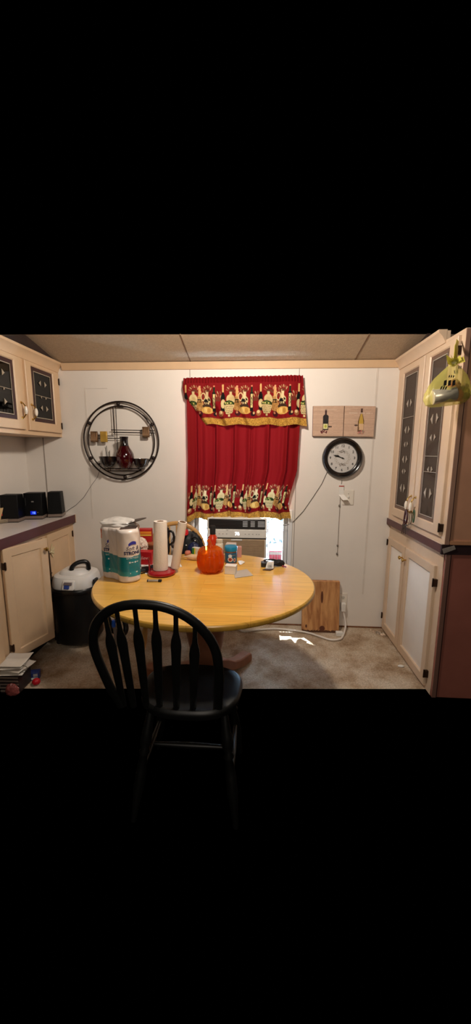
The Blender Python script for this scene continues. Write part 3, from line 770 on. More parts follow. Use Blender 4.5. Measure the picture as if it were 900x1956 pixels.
# ------------------------------------------------------------------ canvas prints
def canvas(px, label, white):
    a = on_y(px[0][0], px[0][1], -.03); b = on_y(px[1][0], px[1][1], -.03); c = on_y(px[2][0], px[2][1], -.03); d = on_y(px[3][0], px[3][1], -.03)  # tl tr br bl
    t = thing('canvas_print', label, 'picture', (((a + c) / 2).x, -.0, ((a + c) / 2).z), 0)
    nu, nv = 130, 130
    us = np.linspace(0, 1, nu + 1); U, V = np.meshgrid(us, us); U = U.ravel(); V = V.ravel()
    base = np.array(lin((190, 158, 136)))
    n = hashn(np.floor(V * 34), np.floor(U * 3)) * .5 + hashn(np.floor(V * 90), np.floor(U * 16)) * .5
    C = base[None, :] * (.86 + .26 * n)[:, None]
    pl_ = np.mod(V * 5, 1) < .05; C[pl_] *= .86
    def put(m_, col): C[m_] = np.array(lin(col))
    if not white:
        cu = .42
        put(rec(U, V, cu - .033, cu + .033, .66, .90), (52, 16, 20)); put(ell(U, V, cu, .63, .095, .09) | rec(U, V, cu - .095, cu + .095, .20, .63), (20, 12, 16))
        put(rec(U, V, cu - .033, cu + .033, .6, .72), (24, 12, 18)); put(rec(U, V, cu - .075, cu + .07, .24, .41), (214, 206, 150)); put(ell(U, V, cu, .33, .04, .05), (170, 170, 60))
        put(rec(U, V, cu + .1, cu + .21, .30, .335) | ell(U, V, cu + .13, .315, .04, .025), (52, 30, 26))
        for i in range(16):
            put(ell(U, V, cu - .16 + rnd.random() * .2, .10 + rnd.random() * .09, .022, .022), (70 + rnd.randint(0, 50), 28, 36))
        rows = [(.86, .18, .40), (.80, .56, .86)]
    else:
        cu = .56
        put(rec(U, V, cu - .035, cu + .035, .76, .92), (64, 36, 26))
        for k in range(40):
            z = .30 + k * .0115; w = .10 if z < .5 else .10 - (z - .5) * .27
            put(rec(U, V, cu - w, cu + w, z, z + .013), (86, 52, 26)); put(rec(U, V, cu - w * .72, cu + w * .72, z, z + .013), (186, 150, 62) if z > .42 else (206, 176, 120))
        put(rec(U, V, cu - .1, cu + .1, .16, .31), (104, 70, 44)); put(rec(U, V, cu - .06, cu + .09, .22, .42), (206, 170, 134))
        put(rec(U, V, cu - .22, cu - .1, .36, .385) | ell(U, V, cu - .16, .37, .035, .03), (60, 36, 28))
        for i in range(18):
            put(ell(U, V, cu - .08 + rnd.random() * .22, .09 + rnd.random() * .1, .026, .024), (186 - rnd.randint(0, 50), 150 - rnd.randint(0, 50), 104))
        rows = [(.86, .2, .42)]
    quad = lambda u, v: tuple((Vector(a) * (1 - u) + Vector(b) * u) * v + (Vector(d) * (1 - u) + Vector(c) * u) * (1 - v))
    mb = MB(); mb.grid(lambda u, v: quad(u, v), nu, nv)
    mb.build('printed_face', mat('canvas_face', (255, 255, 255), .75, var=0, attr=True), t, cols=C, recalc=False)
    mb = MB(); rr = []
    for y in (-.0295, -.002):
        rr.append([(p[0], y, p[2]) for p in (a, b, c, d)])
    mb.rings(rr); mb.build('stretcher_frame', mat('canvas_edge', (112, 74, 62), .7), t)
    # faint washed lettering lines, too worn to read
    def stroke(u0, u1, v, h, m_):
        mb = MB(); k = int((u1 - u0) / .035)
        for i in range(k):
            if rnd.random() < .12: continue
            uu = u0 + i * .035
            q = [quad(uu, v), quad(uu + .02, v), quad(uu + .02, v + h), quad(uu, v + h)]
            mb.add([(p[0], p[1] - .0006, p[2]) for p in q], [(0, 1, 2, 3)])
        mb.build('worn_lettering', m_, t, recalc=False)
    lt = mat('wash_white', (206, 182, 164), .8); 
    if white:
        stroke(.15, .92, .745, .05, lt); stroke(.2, .9, .86, .035, mat('wash_tan', (176, 142, 122), .8))
    else: stroke(.25, .8, .86, .03, lt)
    return t
canvas([(598.6, 775.5), (657.6, 775), (655, 833.5), (597.4, 833)], 'square canvas print of a dark red wine bottle, left of the pair above the clock', False)
canvas([(659, 775), (718, 776), (713.5, 834.5), (656, 833.5)], 'square canvas print of a white wine bottle, right of the pair above the clock', True)

# ------------------------------------------------------------------ clock
cc = on_y(655, 875, -.03)
t = thing('wall_clock', 'round black wall clock with a white floral dial below the canvas prints', 'clock', (cc.x, -.001, cc.z))
PC = lambda a, b, c: (cc.x + a, -.002 - c, cc.z + b)
mb = MB(); mb.lathe([(.113, .012), (.113, .020), (.117, .028), (.122, .030), (.128, .040), (.140, .046), (.150, .038), (.156, .024), (.156, .004), (.150, 0), (.113, 0)], 64, P=PC)
mb.v = mb.v; 
mb.build('rim', mat('clock_black', (16, 12, 13), .25, var=.1, coat=.3), t, smooth=40)
mb = MB(); mb.lathe([(.0001, .010), (.115, .010), (.115, .014), (.0001, .0141)], 48, P=PC); mb.build('dial', mat('dial_white', (222, 216, 212), .5, var=.02), t)
NUM = mat('numeral_black', (30, 26, 26), .6)
for h in range(1, 13):
    a = PI / 2 - h * PI / 6
    V, Fc = text_geo(str(h), .027, bold=.0006)
    mb = MB(); mb.add([PC(.093 * math.cos(a) + x, .093 * math.sin(a) + y, .0148) for x, y, z in V], Fc); mb.build('numeral', NUM, t)
mb = MB(); lf = MB()
for k in range(30):
    a = 2 * PI * k / 30 + .2; r = .050 + .004 * math.sin(k * 2.3)
    big = (abs(((a - PI / 2) + PI) % (2 * PI) - PI) < .5) or (abs(((a + PI / 2) + PI) % (2 * PI) - PI) < .5)
    tgt = mb if big else lf
    s = .0045 if big else .0032
    for q in (0, 1):
        aa = a + q * .09; rr_ = r + (.007 if q else -.003)
        tgt.add([PC(rr_ * math.cos(aa) + s * math.cos(i * PI / 3) * (1.5 if i % 3 == 0 else 1), rr_ * math.sin(aa) + s * .8 * math.sin(i * PI / 3), .0147) for i in range(6)], [tuple(range(6))])
mb.build('floral_cluster', mat('floral_dark', (92, 80, 66), .7), t); lf.build('floral_wreath', mat('floral_pale', (168, 158, 140), .7), t)
def hand(name, ang, L_, w):
    c, s = math.cos(ang), math.sin(ang)
    poly = [(-.014, -w), (-.014, w), (L_ * .45, w * .7), (L_ * .6, w * 2.0), (L_ * .75, w * 2.4), (L_ * .86, w * .8), (L_, 0), (L_ * .86, -w * .8), (L_ * .75, -w * 2.4), (L_ * .6, -w * 2.0), (L_ * .45, -w * .7)]
    mb = MB(); n = len(poly)
    mb.add([PC(x * c - y * s, x * s + y * c, z) for z in (.018, .020) for x, y in poly], [tuple(range(n)), tuple(range(n, 2 * n))] + [(i, (i + 1) % n, n + (i + 1) % n, n + i) for i in range(n)])
    mb.build(name, NUM, t)
hand('hour_hand', math.radians(156), .058, .003); hand('minute_hand', math.radians(162), .078, .0024)
mb = MB(); mb.lathe([(.0001, .016), (.006, .016), (.006, .022), (.0001, .023)], 14, P=PC); mb.build('hand_pin', NUM, t)
mb = MB(); mb.lathe([(.0001, .0235), (.113, .0235), (.113, .0245), (.0001, .0245)], 48, P=PC); mb.build('crystal', glass_mat('clock_glass', (250, 250, 250), .03, .05), t)
# wire from clock down to the window
mb = MB(); mb.tube([on_y(625, 902, -.004), on_y(615, 924, -.004), on_y(598, 950, -.004), on_y(580, 976, -.004), on_y(563, 994, -.006), on_y(553, 1001, -.012), on_y(546, 1004, -.02), on_y(530, 1000, -.02)], .0022, 6)
tag(mb.build('wire', MATS['wire_grey'], None, smooth=60), 'thin grey wire slanting along the wall from the clock to the window', 'wire')

# fly ribbon / tag under the clock
t = thing('hanging_tag', 'small white cardboard tag with a red stripe hanging below the clock', 'tag', (.66, -.012, 1.13))
q = on_y(652, 928, -.008)
mb = MB(); mb.prism([(q.x - .018, q.z + .012), (q.x + .02, q.z + .012), (q.x + .024, q.z - .07), (q.x - .014, q.z - .07)], -.010, -.006, 'y'); mb.build('card', PAPER, t)
mb = MB(); mb.box(q.x - .018, q.x + .021, -.0115, -.0100, q.z - .006, q.z + .002); mb.build('stripe', mat('stripe_red', (170, 50, 36), .6), t)
mb = MB(); mb.add([(q.x - .018, -.01, q.z - .07), (q.x + .026, -.01, q.z - .07), (q.x + .05, -.05, q.z - .105), (q.x + .008, -.05, q.z - .108), (q.x - .018, -.012, q.z - .072), (q.x + .026, -.012, q.z - .072), (q.x + .05, -.052, q.z - .107), (q.x + .008, -.052, q.z - .110)], [(0, 1, 2, 3), (7, 6, 5, 4), (0, 4, 5, 1), (1, 5, 6, 2), (2, 6, 7, 3), (3, 7, 4, 0)]); mb.build('folded_flap', PAPER, t)
mb = MB(); mb.tube([(q.x, -.008, q.z + .01), (q.x + .002, -.008, q.z + .045)], .0018, 6); mb.build('hanger', CHROME, t)
t = thing('pull_cord', 'thin beaded pull cord hanging straight down the wall below the clock', 'cord', (.67, -.008, 1.1))
pts = [on_y(650, 950, -.008), on_y(648, 990, -.007), on_y(646, 1030, -.007), on_y(644.5, 1058, -.007)]
mb = MB(); mb.tube(pts, .0022, 6); mb.build('string', mat('string_grey', (150, 140, 132), .7), t)
for p in (on_y(648.5, 966, -.008), on_y(645, 1042, -.008), on_y(644, 1058, -.008)):
    mb = MB(); mb.lathe([(.0001, -.011), (.006, -.008), (.008, 0), (.006, .008), (.0001, .011)], 12, c=p); mb.build('bead', mat('bead_grey', (120, 112, 104), .4, metal=.3), t, smooth=60)
# light switch
t = thing('light_switch', 'white light switch plate on the wall below the clock', 'switch', (.735, -.004, 1.1))
a = on_y(656, 936, -.006); b = on_y(675, 964.5, -.006)
mb = MB(); mb.box(a.x, b.x, -.007, -.0005, b.z, a.z); mb.build('plate', mat('switch_ivory', (224, 216, 204), .35), t, bev=.002)
mx_, mz_ = (a.x + b.x) / 2, (a.z + b.z) / 2
mb = MB(); mb.box(mx_ - .005, mx_ + .005, -.016, -.006, mz_ - .002, mz_ + .012); mb.build('toggle', WHITE, t, bev=.001)
for dz in (.03, -.03):
    mb = MB(); mb.lathe([(.0001, 0), (.003, 0), (.003, .001), (.0001, .0015)], 10, P=lambda x, y, z: (mx_ + x, -.007 - z, mz_ + dz + y)); mb.build('screw', mat('screw_grey', (120, 112, 104), .4, metal=.6), t)
# wall outlet
t = thing('wall_outlet', 'white wall outlet low on the wall beside the leaning board', 'outlet', (.735, -.004, .29))
a = on_y(648, 1133, -.006); b = on_y(662, 1163, -.006)
mb = MB(); mb.box(a.x, b.x, -.007, -.0005, b.z, a.z); mb.build('plate', MATS['switch_ivory'], t, bev=.002)
ox, oz0, oz1 = (a.x + b.x) / 2, a.z, b.z
for z in (lerp(oz0, oz1, .28), lerp(oz0, oz1, .72)):
    mb = MB(); mb.lathe([(.0001, 0), (.016, 0), (.016, .002), (.0001, .0022)], 18, P=lambda x, y, z_: (ox + x, -.007 - z_, z + y)); s = mb.build('socket', mat('socket_ivory', (206, 198, 186), .4), t)
    mb = MB(); mb.box(ox - .007, ox - .005, -.0098, -.0091, z - .002, z + .008); mb.box(ox + .005, ox + .007, -.0098, -.0091, z - .002, z + .008); mb.box(ox - .002, ox + .002, -.0098, -.0091, z - .009, z - .005); mb.build('slot', BLACKM, s)
# power cord along the floor
t = thing('power_cord', 'white power cord with a boxy plug running along the floor to the wall outlet', 'cord', (.5, -.2, 0))
zp = lerp(oz0, oz1, .72)
pl = lambda px, py: on_z(px, py, .012)
pts = [pl(430, 1203), pl(452, 1201), pl(466, 1206), pl(490, 1203), pl(530, 1201), pl(560, 1204), pl(590, 1209), pl(615, 1217), pl(632, 1222), pl(648, 1221), pl(655, 1215), Vector((ox + .016, -.075, .05)), Vector((ox + .012, -.04, .11)), Vector((ox + .004, -.03, zp - .06)), Vector((ox, -.03, zp - .03))]
def smooth_pts(P_, k=6):
    P_ = [Vector(p) for p in P_]; out = []
    for i in range(len(P_) - 1):
        p0 = P_[max(i - 1, 0)]; p1 = P_[i]; p2 = P_[i + 1]; p3 = P_[min(i + 2, len(P_) - 1)]
        for j in range(k):
            s = j / k
            out.append(.5 * ((2 * p1) + (p2 - p0) * s + (2 * p0 - 5 * p1 + 4 * p2 - p3) * s * s + (3 * p1 - p0 - 3 * p2 + p3) * s ** 3))
    out.append(P_[-1]); return out
mb = MB(); mb.tube(smooth_pts(pts), .008, 10); mb.build('cable', mat('cord_white', (222, 214, 206), .5), t, smooth=60)
mb = MB(); mb.box(ox - .019, ox + .019, -.045, -.0095, zp - .05, zp + .022); mb.build('plug', WHITE, t, bev=.005)
p = on_z(648, 1214, .0)
mb = MB(); mb.box(p.x - .028, p.x + .028, p.y - .018, p.y + .018, .0, .035)
tag(mb.build('adapter_block', WHITE, None, bev=.005), 'small white adapter block on the floor below the outlet', 'adapter')

# leaning board
t = thing('wooden_board', 'knotty pine board leaning upright against the wall under the window', 'board', (.54, -.04, 0))
def pine():
    m = bpy.data.materials.new('knotty_pine'); m.use_nodes = True
    nt = m.node_tree; N = nt.nodes; L = nt.links; b = N['Principled BSDF']
    tc = N.new('ShaderNodeTexCoord'); mp = N.new('ShaderNodeMapping'); mp.inputs['Scale'].default_value = (22, 22, 1.6)
    no = N.new('ShaderNodeTexNoise'); no.inputs['Scale'].default_value = 1.5; no.inputs['Detail'].default_value = 5; no.inputs['Distortion'].default_value = .6
    L.new(tc.outputs['Object'], mp.inputs[0]); L.new(mp.outputs[0], no.inputs['Vector'])
    r = N.new('ShaderNodeValToRGB'); e = r.color_ramp.elements
    e[0].position = .3; e[0].color = (*lin((150, 92, 50)), 1); e[1].position = .65; e[1].color = (*lin((206, 152, 98)), 1)
    L.new(no.outputs['Fac'], r.inputs[0]); L.new(r.outputs[0], b.inputs['Base Color']); b.inputs['Roughness'].default_value = .5
    return m
lean = lambda x, y, z: (x, y - .06 * (1 - z / .42) , z)
mb = MB(); mb.box(.385, .688, -.052, -.014, 0, .418, P=lean); mb.build('board', pine(), t, bev=.003)
for (x, z, a, b_) in ((.55, .035, .022, .022), (.545, .29, .010, .05), (.42, .05, .008, .014)):
    mb = MB(); mb.add([lean(x + a * math.cos(i * PI / 8), -.0535, z + b_ * math.sin(i * PI / 8)) for i in range(16)], [tuple(range(16))])
    mb.build('knot', mat('knot_brown', (92, 46, 24), .6), t)
mb = MB()
for k in range(14):
    x = .387 + k * .0215; h1 = .012 + .012 * rnd.random()
    mb.add([lean(x, -.0532, 0.001), lean(x + .0215, -.0532, 0.001), lean(x + .0215, -.0532, h1), lean(x, -.0532, .012 + .012 * rnd.random())], [(0, 1, 2, 3)])
mb.build('stained_foot', mat('stain_dark', (84, 52, 32), .8), t)

# ------------------------------------------------------------------ stereo on the left counter
def speaker(name, label, c, w, d, h, yaw, taper, disp=False):
    t = thing(name, label, 'speaker' if not disp else 'stereo', c, yaw)
    M = WORLD[t.name]
    Pq = lambda x, y, z: tuple(M @ Vector((x, y, z)))
    mb = MB(); k = taper
    mb.rings([[(-w / 2, -d / 2, .028), (w / 2, -d / 2, .028), (w / 2, d / 2, .028), (-w / 2, d / 2, .028)], [(-w / 2 * k, -d / 2 + .012, h), (w / 2 * k, -d / 2 + .012, h), (w / 2 * k, d / 2 - .012, h), (-w / 2 * k, d / 2 - .012, h)]], P=Pq)
    mb.build('body', mat('gloss_black', (5, 5, 6), .5, var=.05, spec=.2), t, bev=.004)
    mb = MB(); mb.box(-w / 2 - .001, w / 2 + .001, -d / 2 - .002, d / 2, .006, .028, P=Pq); mb.build('base_strip', mat('grey_strip', (120, 104, 94), .4), t, bev=.002)
    mb = MB(); mb.box(-w / 2 + .006, w / 2 - .006, -d / 2 + .006, d / 2 - .004, 0, .006, P=Pq); mb.build('foot', BLACKM, t)
    if disp:
        mb = MB(); mb.box(-.008, .008, -d / 2 + .003, -d / 2 + .012, h * .66, h * .66 + .009, P=Pq); mb.build('badge', mat('badge_grey', (130, 126, 122), .4), t)
        mb = MB(); mb.box(-.018, .022, -d / 2 - .0022, -d / 2 + .004, .040, .066, P=Pq); mb.build('display', mat('blue_display', (6, 16, 70), .3, emit=(10, 40, 220), estr=.8), t)
        V, Fc = text_geo('12', .022, bold=.0006)
        mb = MB(); mb.add([Pq(x + .006, -d / 2 - .0027, y + .053) for x, y, z in V], Fc); mb.build('display_digits', mat('blue_digits', (120, 170, 255), emit=(110, 160, 255), estr=1.6), t)
        mb = MB(); mb.lathe([(.0001, 0), (.003, 0), (.003, .002), (.0001, .002)], 8, P=lambda x, y, z: Pq(.034 + x, -d / 2 + .002 - z, .056 + y)); mb.build('button', CHROME, t)
    return t
speaker('stereo_speaker', 'black stereo speaker nearest the room corner, right of the blue clock display', (-1.635, -.10, .934), .105, .12, .205, .30, .90)
speaker('stereo_unit', 'black stereo unit with a glowing blue display between two speakers', (-1.745, -.20, .934), .135, .12, .205, .22, .98, True)
speaker('stereo_speaker', 'black stereo speaker at the left edge, beside the paper cup', (-1.838, -.335, .934), .125, .12, .205, .18, .96)
mb = MB(); mb.tube(smooth_pts([(-1.79, -.235, 1.12), (-1.785, -.26, 1.10), (-1.783, -.262, 1.04), (-1.79, -.235, .99)]), .003, 6)
tag(mb.build('speaker_cable', BLACKM, None, smooth=60), 'short black cable looped behind the left stereo speaker', 'cable')
# paper cup on a stack of plates at the left edge
cpn = on_z(3, 997, .936)
t = thing('plate_stack', 'short stack of pale plates at the left edge of the counter', 'plates', (cpn.x, cpn.y, .934))
for k in range(4):
    mb = MB(); mb.lathe([(.0001, .001), (.042, .001), (.066, .006), (.066, .008), (.042, .003), (.0001, .003)], 32, c=(cpn.x, cpn.y, .934 + k * .007)); mb.build('plate', mat('plate_cream', (214, 194, 164), .4), t, smooth=40)
t = thing('paper_cup', 'beige paper cup with a red dot standing on the plate stack', 'cup', (cpn.x, cpn.y, .958))
mb = MB(); mb.lathe([(.0001, 0), (.026, 0), (.038, .085), (.040, .086), (.038, .088), (.036, .085), (.025, .004), (.0001, .004)], 28, c=(cpn.x, cpn.y, .9585)); mb.build('cup', mat('cup_beige', (206, 174, 128), .6), t, smooth=50)
mb = MB(); mb.add([(cpn.x + .0345 * math.cos(-.55 + .25 * math.cos(i * PI / 8)), cpn.y + .0345 * math.sin(-.55 + .25 * math.cos(i * PI / 8)), .9585 + .035 + .009 * math.sin(i * PI / 8)) for i in range(16)], [tuple(range(16))]); mb.build('red_dot', mat('dot_red', (176, 40, 30), .5), t)

# ------------------------------------------------------------------ shop vacuum
vc = Vector((-1.372, -.345, 0))
t = thing('wet_dry_vacuum', 'black canister vacuum with a white lid beside the open cupboard', 'vacuum', vc)
def sq(a, z): return 1 + .05 * math.cos(4 * a) * -1
mb = MB(); mb.lathe([(.0001, .05), (.15, .02), (.166, .04), (.163, .2), (.165, .40), (.168, .43), (.0001, .43)], 40, c=vc, mod=sq); mb.build('drum', mat('drum_black', (12, 12, 13), .45, var=.1), t, smooth=40)
mb = MB(); mb.lathe([(.172, .425), (.178, .432), (.178, .452), (.170, .462), (.0001, .462)][::1], 40, c=vc, mod=sq); mb.build('rim_band', BLACK, t, smooth=40)
mb = MB(); mb.lathe([(.165, .460), (.168, .475), (.160, .525), (.150, .545), (.135, .553), (.115, .556), (.105, .572), (.085, .583), (.0001, .585)], 40, c=vc, mod=sq); mb.build('lid', mat('lid_white', (224, 220, 216), .35, var=.03), t, smooth=35)
mb = MB(); mb.tube(smooth_pts([vc + Vector((-.005, -.06, .575)), vc + Vector((.0, -.055, .605)), vc + Vector((.03, -.04, .632)), vc + Vector((.075, -.02, .640)), vc + Vector((.098, -.01, .622)), vc + Vector((.102, -.008, .575))]), .017, 10); mb.build('handle', BLACK, t, smooth=60)
mb = MB(); mb.box(-.045, .045, -.182, -.12, .468, .535, P=lambda x, y, z: tuple(vc + Vector((x + .02, y + (z - .468) * .35, z)))); mb.build('latch_plate', MATS['lid_white'], t, bev=.008)
mb = MB(); mb.box(-.026, .012, -.190, -.16, .480, .506, P=lambda x, y, z: tuple(vc + Vector((x + .02, y + (z - .468) * .35, z)))); o = mb.build('filter_window', mat('vac_blue', (34, 62, 140), .3), t, bev=.004); o['label'] = 'blue latch window'
mb = MB(); mb.box(-.03, .03, -.1895, -.16, .506, .525, P=lambda x, y, z: tuple(vc + Vector((x + .02, y + (z - .468) * .35, z)))); mb.build('latch_recess', mat('recess_grey', (110, 100, 104), .4), t, bev=.003)
for sx in (-1, 1):
    mb = MB(); mb.box(sx * .160, sx * .180, -.03, .03, .40, .52, P=lambda x, y, z: tuple(vc + Vector((x, y - .05, z)))); mb.build('side_latch', BLACK, t, bev=.006)
for a in (215, 325, 60, 120):
    a = math.radians(a); p = vc + Vector((.15 * math.cos(a), .15 * math.sin(a), 0))
    mb = MB(); mb.lathe([(.02, .035), (.034, .045), (.03, .075), (.0001, .08)], 14, c=p); mb.lathe([(.0001, -.012), (.024, -.012), (.026, 0), (.024, .012), (.0001, .012)], 16, P=lambda x, y, z: (p.x + z, p.y + x, .026 + y)); mb.build('caster', BLACKM, t, smooth=40)
mb = MB(); mb.tube(smooth_pts([vc + Vector((.17, -.06, .33)), vc + Vector((.23, -.10, .30)), vc + Vector((.27, -.08, .20)), vc + Vector((.25, -.02, .10)), vc + Vector((.30, .02, .05)), vc + Vector((.36, -.03, .07)), vc + Vector((.38, -.03, .12)), vc + Vector((.34, .02, .17)), vc + Vector((.28, .02, .15))]), .02, 12); mb.build('hose', BLACK, t, smooth=60)
hb = on_y(218, 1190, -.44)
mb = MB(); mb.lathe([(.0001, -.03), (.012, -.026), (.0145, 0), (.012, .026), (.0001, .03)], 16, c=(hb.x, -.45, hb.z)); o = mb.build('hose_button', mat('bright_blue', (30, 90, 200), .3), t, smooth=60); o['label'] = 'bright blue oval button'
mb = MB(); mb.tube([(hb.x, -.44, hb.z - .02), (hb.x + .012, -.44, .05), (hb.x + .016, -.44, .012)], [.012, .014, .017], 12); mb.build('nozzle', mat('nozzle_grey', (120, 108, 100), .5), t, smooth=60)

# ------------------------------------------------------------------ dining table
def butcher():
    m = bpy.data.materials.new('oak_table_top'); m.use_nodes = True
    nt = m.node_tree; N = nt.nodes; L = nt.links; b = N['Principled BSDF']
    tc = N.new('ShaderNodeTexCoord')
    br = N.new('ShaderNodeTexBrick'); br.offset = .37; br.offset_frequency = 2
    br.inputs['Scale'].default_value = 1; br.inputs['Brick Width'].default_value = .42; br.inputs['Row Height'].default_value = .062
    br.inputs['Mortar Size'].default_value = .0006; br.inputs['Bias'].default_value = 0
    br.inputs['Color1'].default_value = (*lin((234, 182, 84)), 1); br.inputs['Color2'].default_value = (*lin((224, 168, 68)), 1); br.inputs['Mortar'].default_value = (*lin((186, 124, 48)), 1)
    L.new(tc.outputs['Object'], br.inputs['Vector'])
    mp = N.new('ShaderNodeMapping'); mp.inputs['Scale'].default_value = (3, 55, 3); L.new(tc.outputs['Object'], mp.inputs[0])
    no = N.new('ShaderNodeTexNoise'); no.inputs['Scale'].default_value = 2; no.inputs['Detail'].default_value = 5; L.new(mp.outputs[0], no.inputs['Vector'])
    mr = N.new('ShaderNodeMapRange'); mr.inputs['From Min'].default_value = .3; mr.inputs['From Max'].default_value = .7; mr.inputs['To Min'].default_value = .86; mr.inputs['To Max'].default_value = 1.12
    L.new(no.outputs['Fac'], mr.inputs['Value'])
    mx = N.new('ShaderNodeVectorMath'); mx.operation = 'SCALE'; L.new(br.outputs['Color'], mx.inputs[0]); L.new(mr.outputs[0], mx.inputs['Scale'])
    L.new(mx.outputs[0], b.inputs['Base Color']); b.inputs['Roughness'].default_value = .34; b.inputs['Coat Weight'].default_value = 1; b.inputs['Coat Roughness'].default_value = .20
    return m
TX, TY, TZ = -.284, -.985, .75
REDOAK = mat('red_oak', (150, 96, 70), .4, var=.15, scale=14)
t = thing('dining_table', 'large round oak pedestal table with clutter on top in the room centre', 'table', (TX, TY, 0))
el = lambda a, k, z: (TX + .606 * k * math.cos(a), TY + .548 * k * math.sin(a), z)
N_ = 96
mb = MB(); mb.rings([[el(2 * PI * i / N_, k, z) for i in range(N_)] for k, z in ((.95, .718), (.985, .719), (.996, .726), (1.0, .735), (.997, .744), (.988, .7495), (.97, .75), (.968, .75), (.5, .75), (.1, .75))])
mb.build('table_top', butcher(), t, smooth=40)
mb = MB(); mb.rings([[el(2 * PI * i / N_, k, z) for i in range(N_)] for k, z in ((.72, .66), (.74, .66), (.74, .718), (.72, .718))], loop=True); mb.build('apron', REDOAK, t, smooth=40)
mb = MB(); mb.lathe([(.0001, .06), (.10, .06), (.115, .10), (.12, .16), (.095, .22), (.085, .30), (.10, .38), (.115, .46), (.10, .54), (.08, .60), (.13, .66), (.14, .718), (.0001, .718)], 32, c=(TX, TY, 0)); mb.build('pedestal', REDOAK, t, smooth=40)
for a in (62, 152):
    a = math.radians(a); c_, s_ = math.cos(a), math.sin(a)
    mb = MB()
    prof_f = [(.06, .10, .20), (.12, .11, .21), (.20, .085, .17), (.28, .05, .115), (.36, .022, .085), (.43, .004, .078), (.48, .0, .072), (.505, .004, .05)]
    rr = []
    for r, z0, z1 in prof_f:
        w = .034
        rr.append([(TX + r * c_ - w * s_, TY + r * s_ + w * c_, z0), (TX + r * c_ + w * s_, TY + r * s_ - w * c_, z0), (TX + r * c_ + w * s_, TY + r * s_ - w * c_, z1), (TX + r * c_ - w * s_, TY + r * s_ + w * c_, z1)])
    mb.rings(rr); mb.build('foot', REDOAK, t, bev=.008)

# ------------------------------------------------------------------ chairs
CHB = mat('black_paint', (14, 14, 13), .42, var=.25, scale=18)
def on_plane(px, py, k, c):         # y + k z = c
    d = ray(px, py); t_ = (c - CAM.y - k * CAM.z) / (d.y + k * d.z); return CAM + d * t_
KB = .20; CB = -1.62 + KB * .455
t = thing('windsor_chair', 'black arrow-back chair in front of the table, its bowed back towards us', 'chair', (-.29, -1.50, 0))
opb = lambda x, y: on_plane(x, y, KB, CB)
bow_px = [(232, 1344), (213, 1317), (196, 1280), (184, 1250), (178, 1225), (180, 1203), (189, 1184), (206, 1168), (228, 1159), (252, 1155), (278, 1155), (305, 1158), (332, 1166), (358, 1179), (382, 1198), (402, 1222), (414, 1250), (418, 1282), (418, 1317), (416, 1344)]
bp_ = smooth_pts([opb(*p) for p in bow_px], 4)
bp_[0].z = bp_[-1].z = .44
nrm = Vector((0, 1, KB)).normalized()
mb = MB(); mb.tube(bp_, [(.013, .019)] * len(bp_), 12, flat=nrm); mb.build('bow', CHB, t, smooth=50)
spn = [((200, 1172), (236, 1344)), ((222, 1162), (255, 1344)), ((257, 1157), (280, 1344)), ((296, 1157), (305, 1344)), ((336, 1168), (337, 1344)), ((373, 1192), (369, 1344))]
for a, b in spn:
    A = opb(*a); B = opb(*b); B.z = .44
    mb = MB(); pts = []; rs = []
    for f, w, dpt in ((0, .009, .007), (.12, .009, .007), (.20, .011, .007), (.27, .0185, .006), (.33, .021, .006), (.42, .019, .006), (.7, .0165, .0065), (1.0, .013, .008)):
        pts.append(A.lerp(B, f)); rs.append((dpt, w))
    mb.tube(pts, rs, 10, flat=nrm); mb.build('spindle', CHB, t, smooth=50)
SX, SYb, SYf = -.268, -1.655, -1.345
def seat_ring(k, z):
    out = []
    for i in range(48):
        a = 2 * PI * i / 48; c_, s_ = math.cos(a), math.sin(a)
        e_ = 2.8; r = (abs(c_) ** e_ + abs(s_) ** e_) ** (-1 / e_)
        w = .215 * (1.0 + .08 * s_)
        out.append((SX + w * k * r * c_, (SYb + SYf) / 2 + .165 * k * r * s_, z - (.012 * (1 - min(1, (k * r * abs(c_)) ** 2)) if z > .44 and k < .9 else 0)))
    return out
mb = MB(); mb.rings([seat_ring(k, z) for k, z in ((.9, .418), (.98, .424), (1.0, .438), (.99, .452), (.94, .460), (.8, .460), (.5, .457), (.2, .455))]); mb.build('seat', CHB, t, smooth=50)
def turned_leg(A, B, m, t, s=1.0):
    mb = MB(); A = Vector(A); B = Vector(B)
    prof_l = [(0, .013), (.08, .016), (.2, .021), (.3, .024), (.36, .015), (.39, .022), (.42, .015), (.55, .021), (.7, .022), (.85, .015), (1, .011)]
    mb.tube([A.lerp(B, f) for f, r in prof_l], [r * s for f, r in prof_l], 12); return mb.build('leg', m, t, smooth=60)
lt_ = {}
for sx in (-1, 1):
    for nm, ys, yf in (('f', SYf - .05, SYf + .0), ('b', SYb + .05, SYb - .05)):
        A = (SX + sx * .15, ys, .425); B = (SX + sx * .205, yf, 0); turned_leg(A, B, CHB, t)
        lt_[(sx, nm)] = Vector(A).lerp(Vector(B), .58)
for sx in (-1, 1):
    mb = MB(); mb.tube([lt_[(sx, 'f')], lt_[(sx, 'f')].lerp(lt_[(sx, 'b')], .5), lt_[(sx, 'b')]], [.009, .014, .009], 10); mb.build('stretcher', CHB, t, smooth=60)
mb = MB(); a = lt_[(-1, 'f')].lerp(lt_[(-1, 'b')], .5); b = lt_[(1, 'f')].lerp(lt_[(1, 'b')], .5); mb.tube([a, a.lerp(b, .5), b], [.009, .014, .009], 10); mb.build('stretcher', CHB, t, smooth=60)

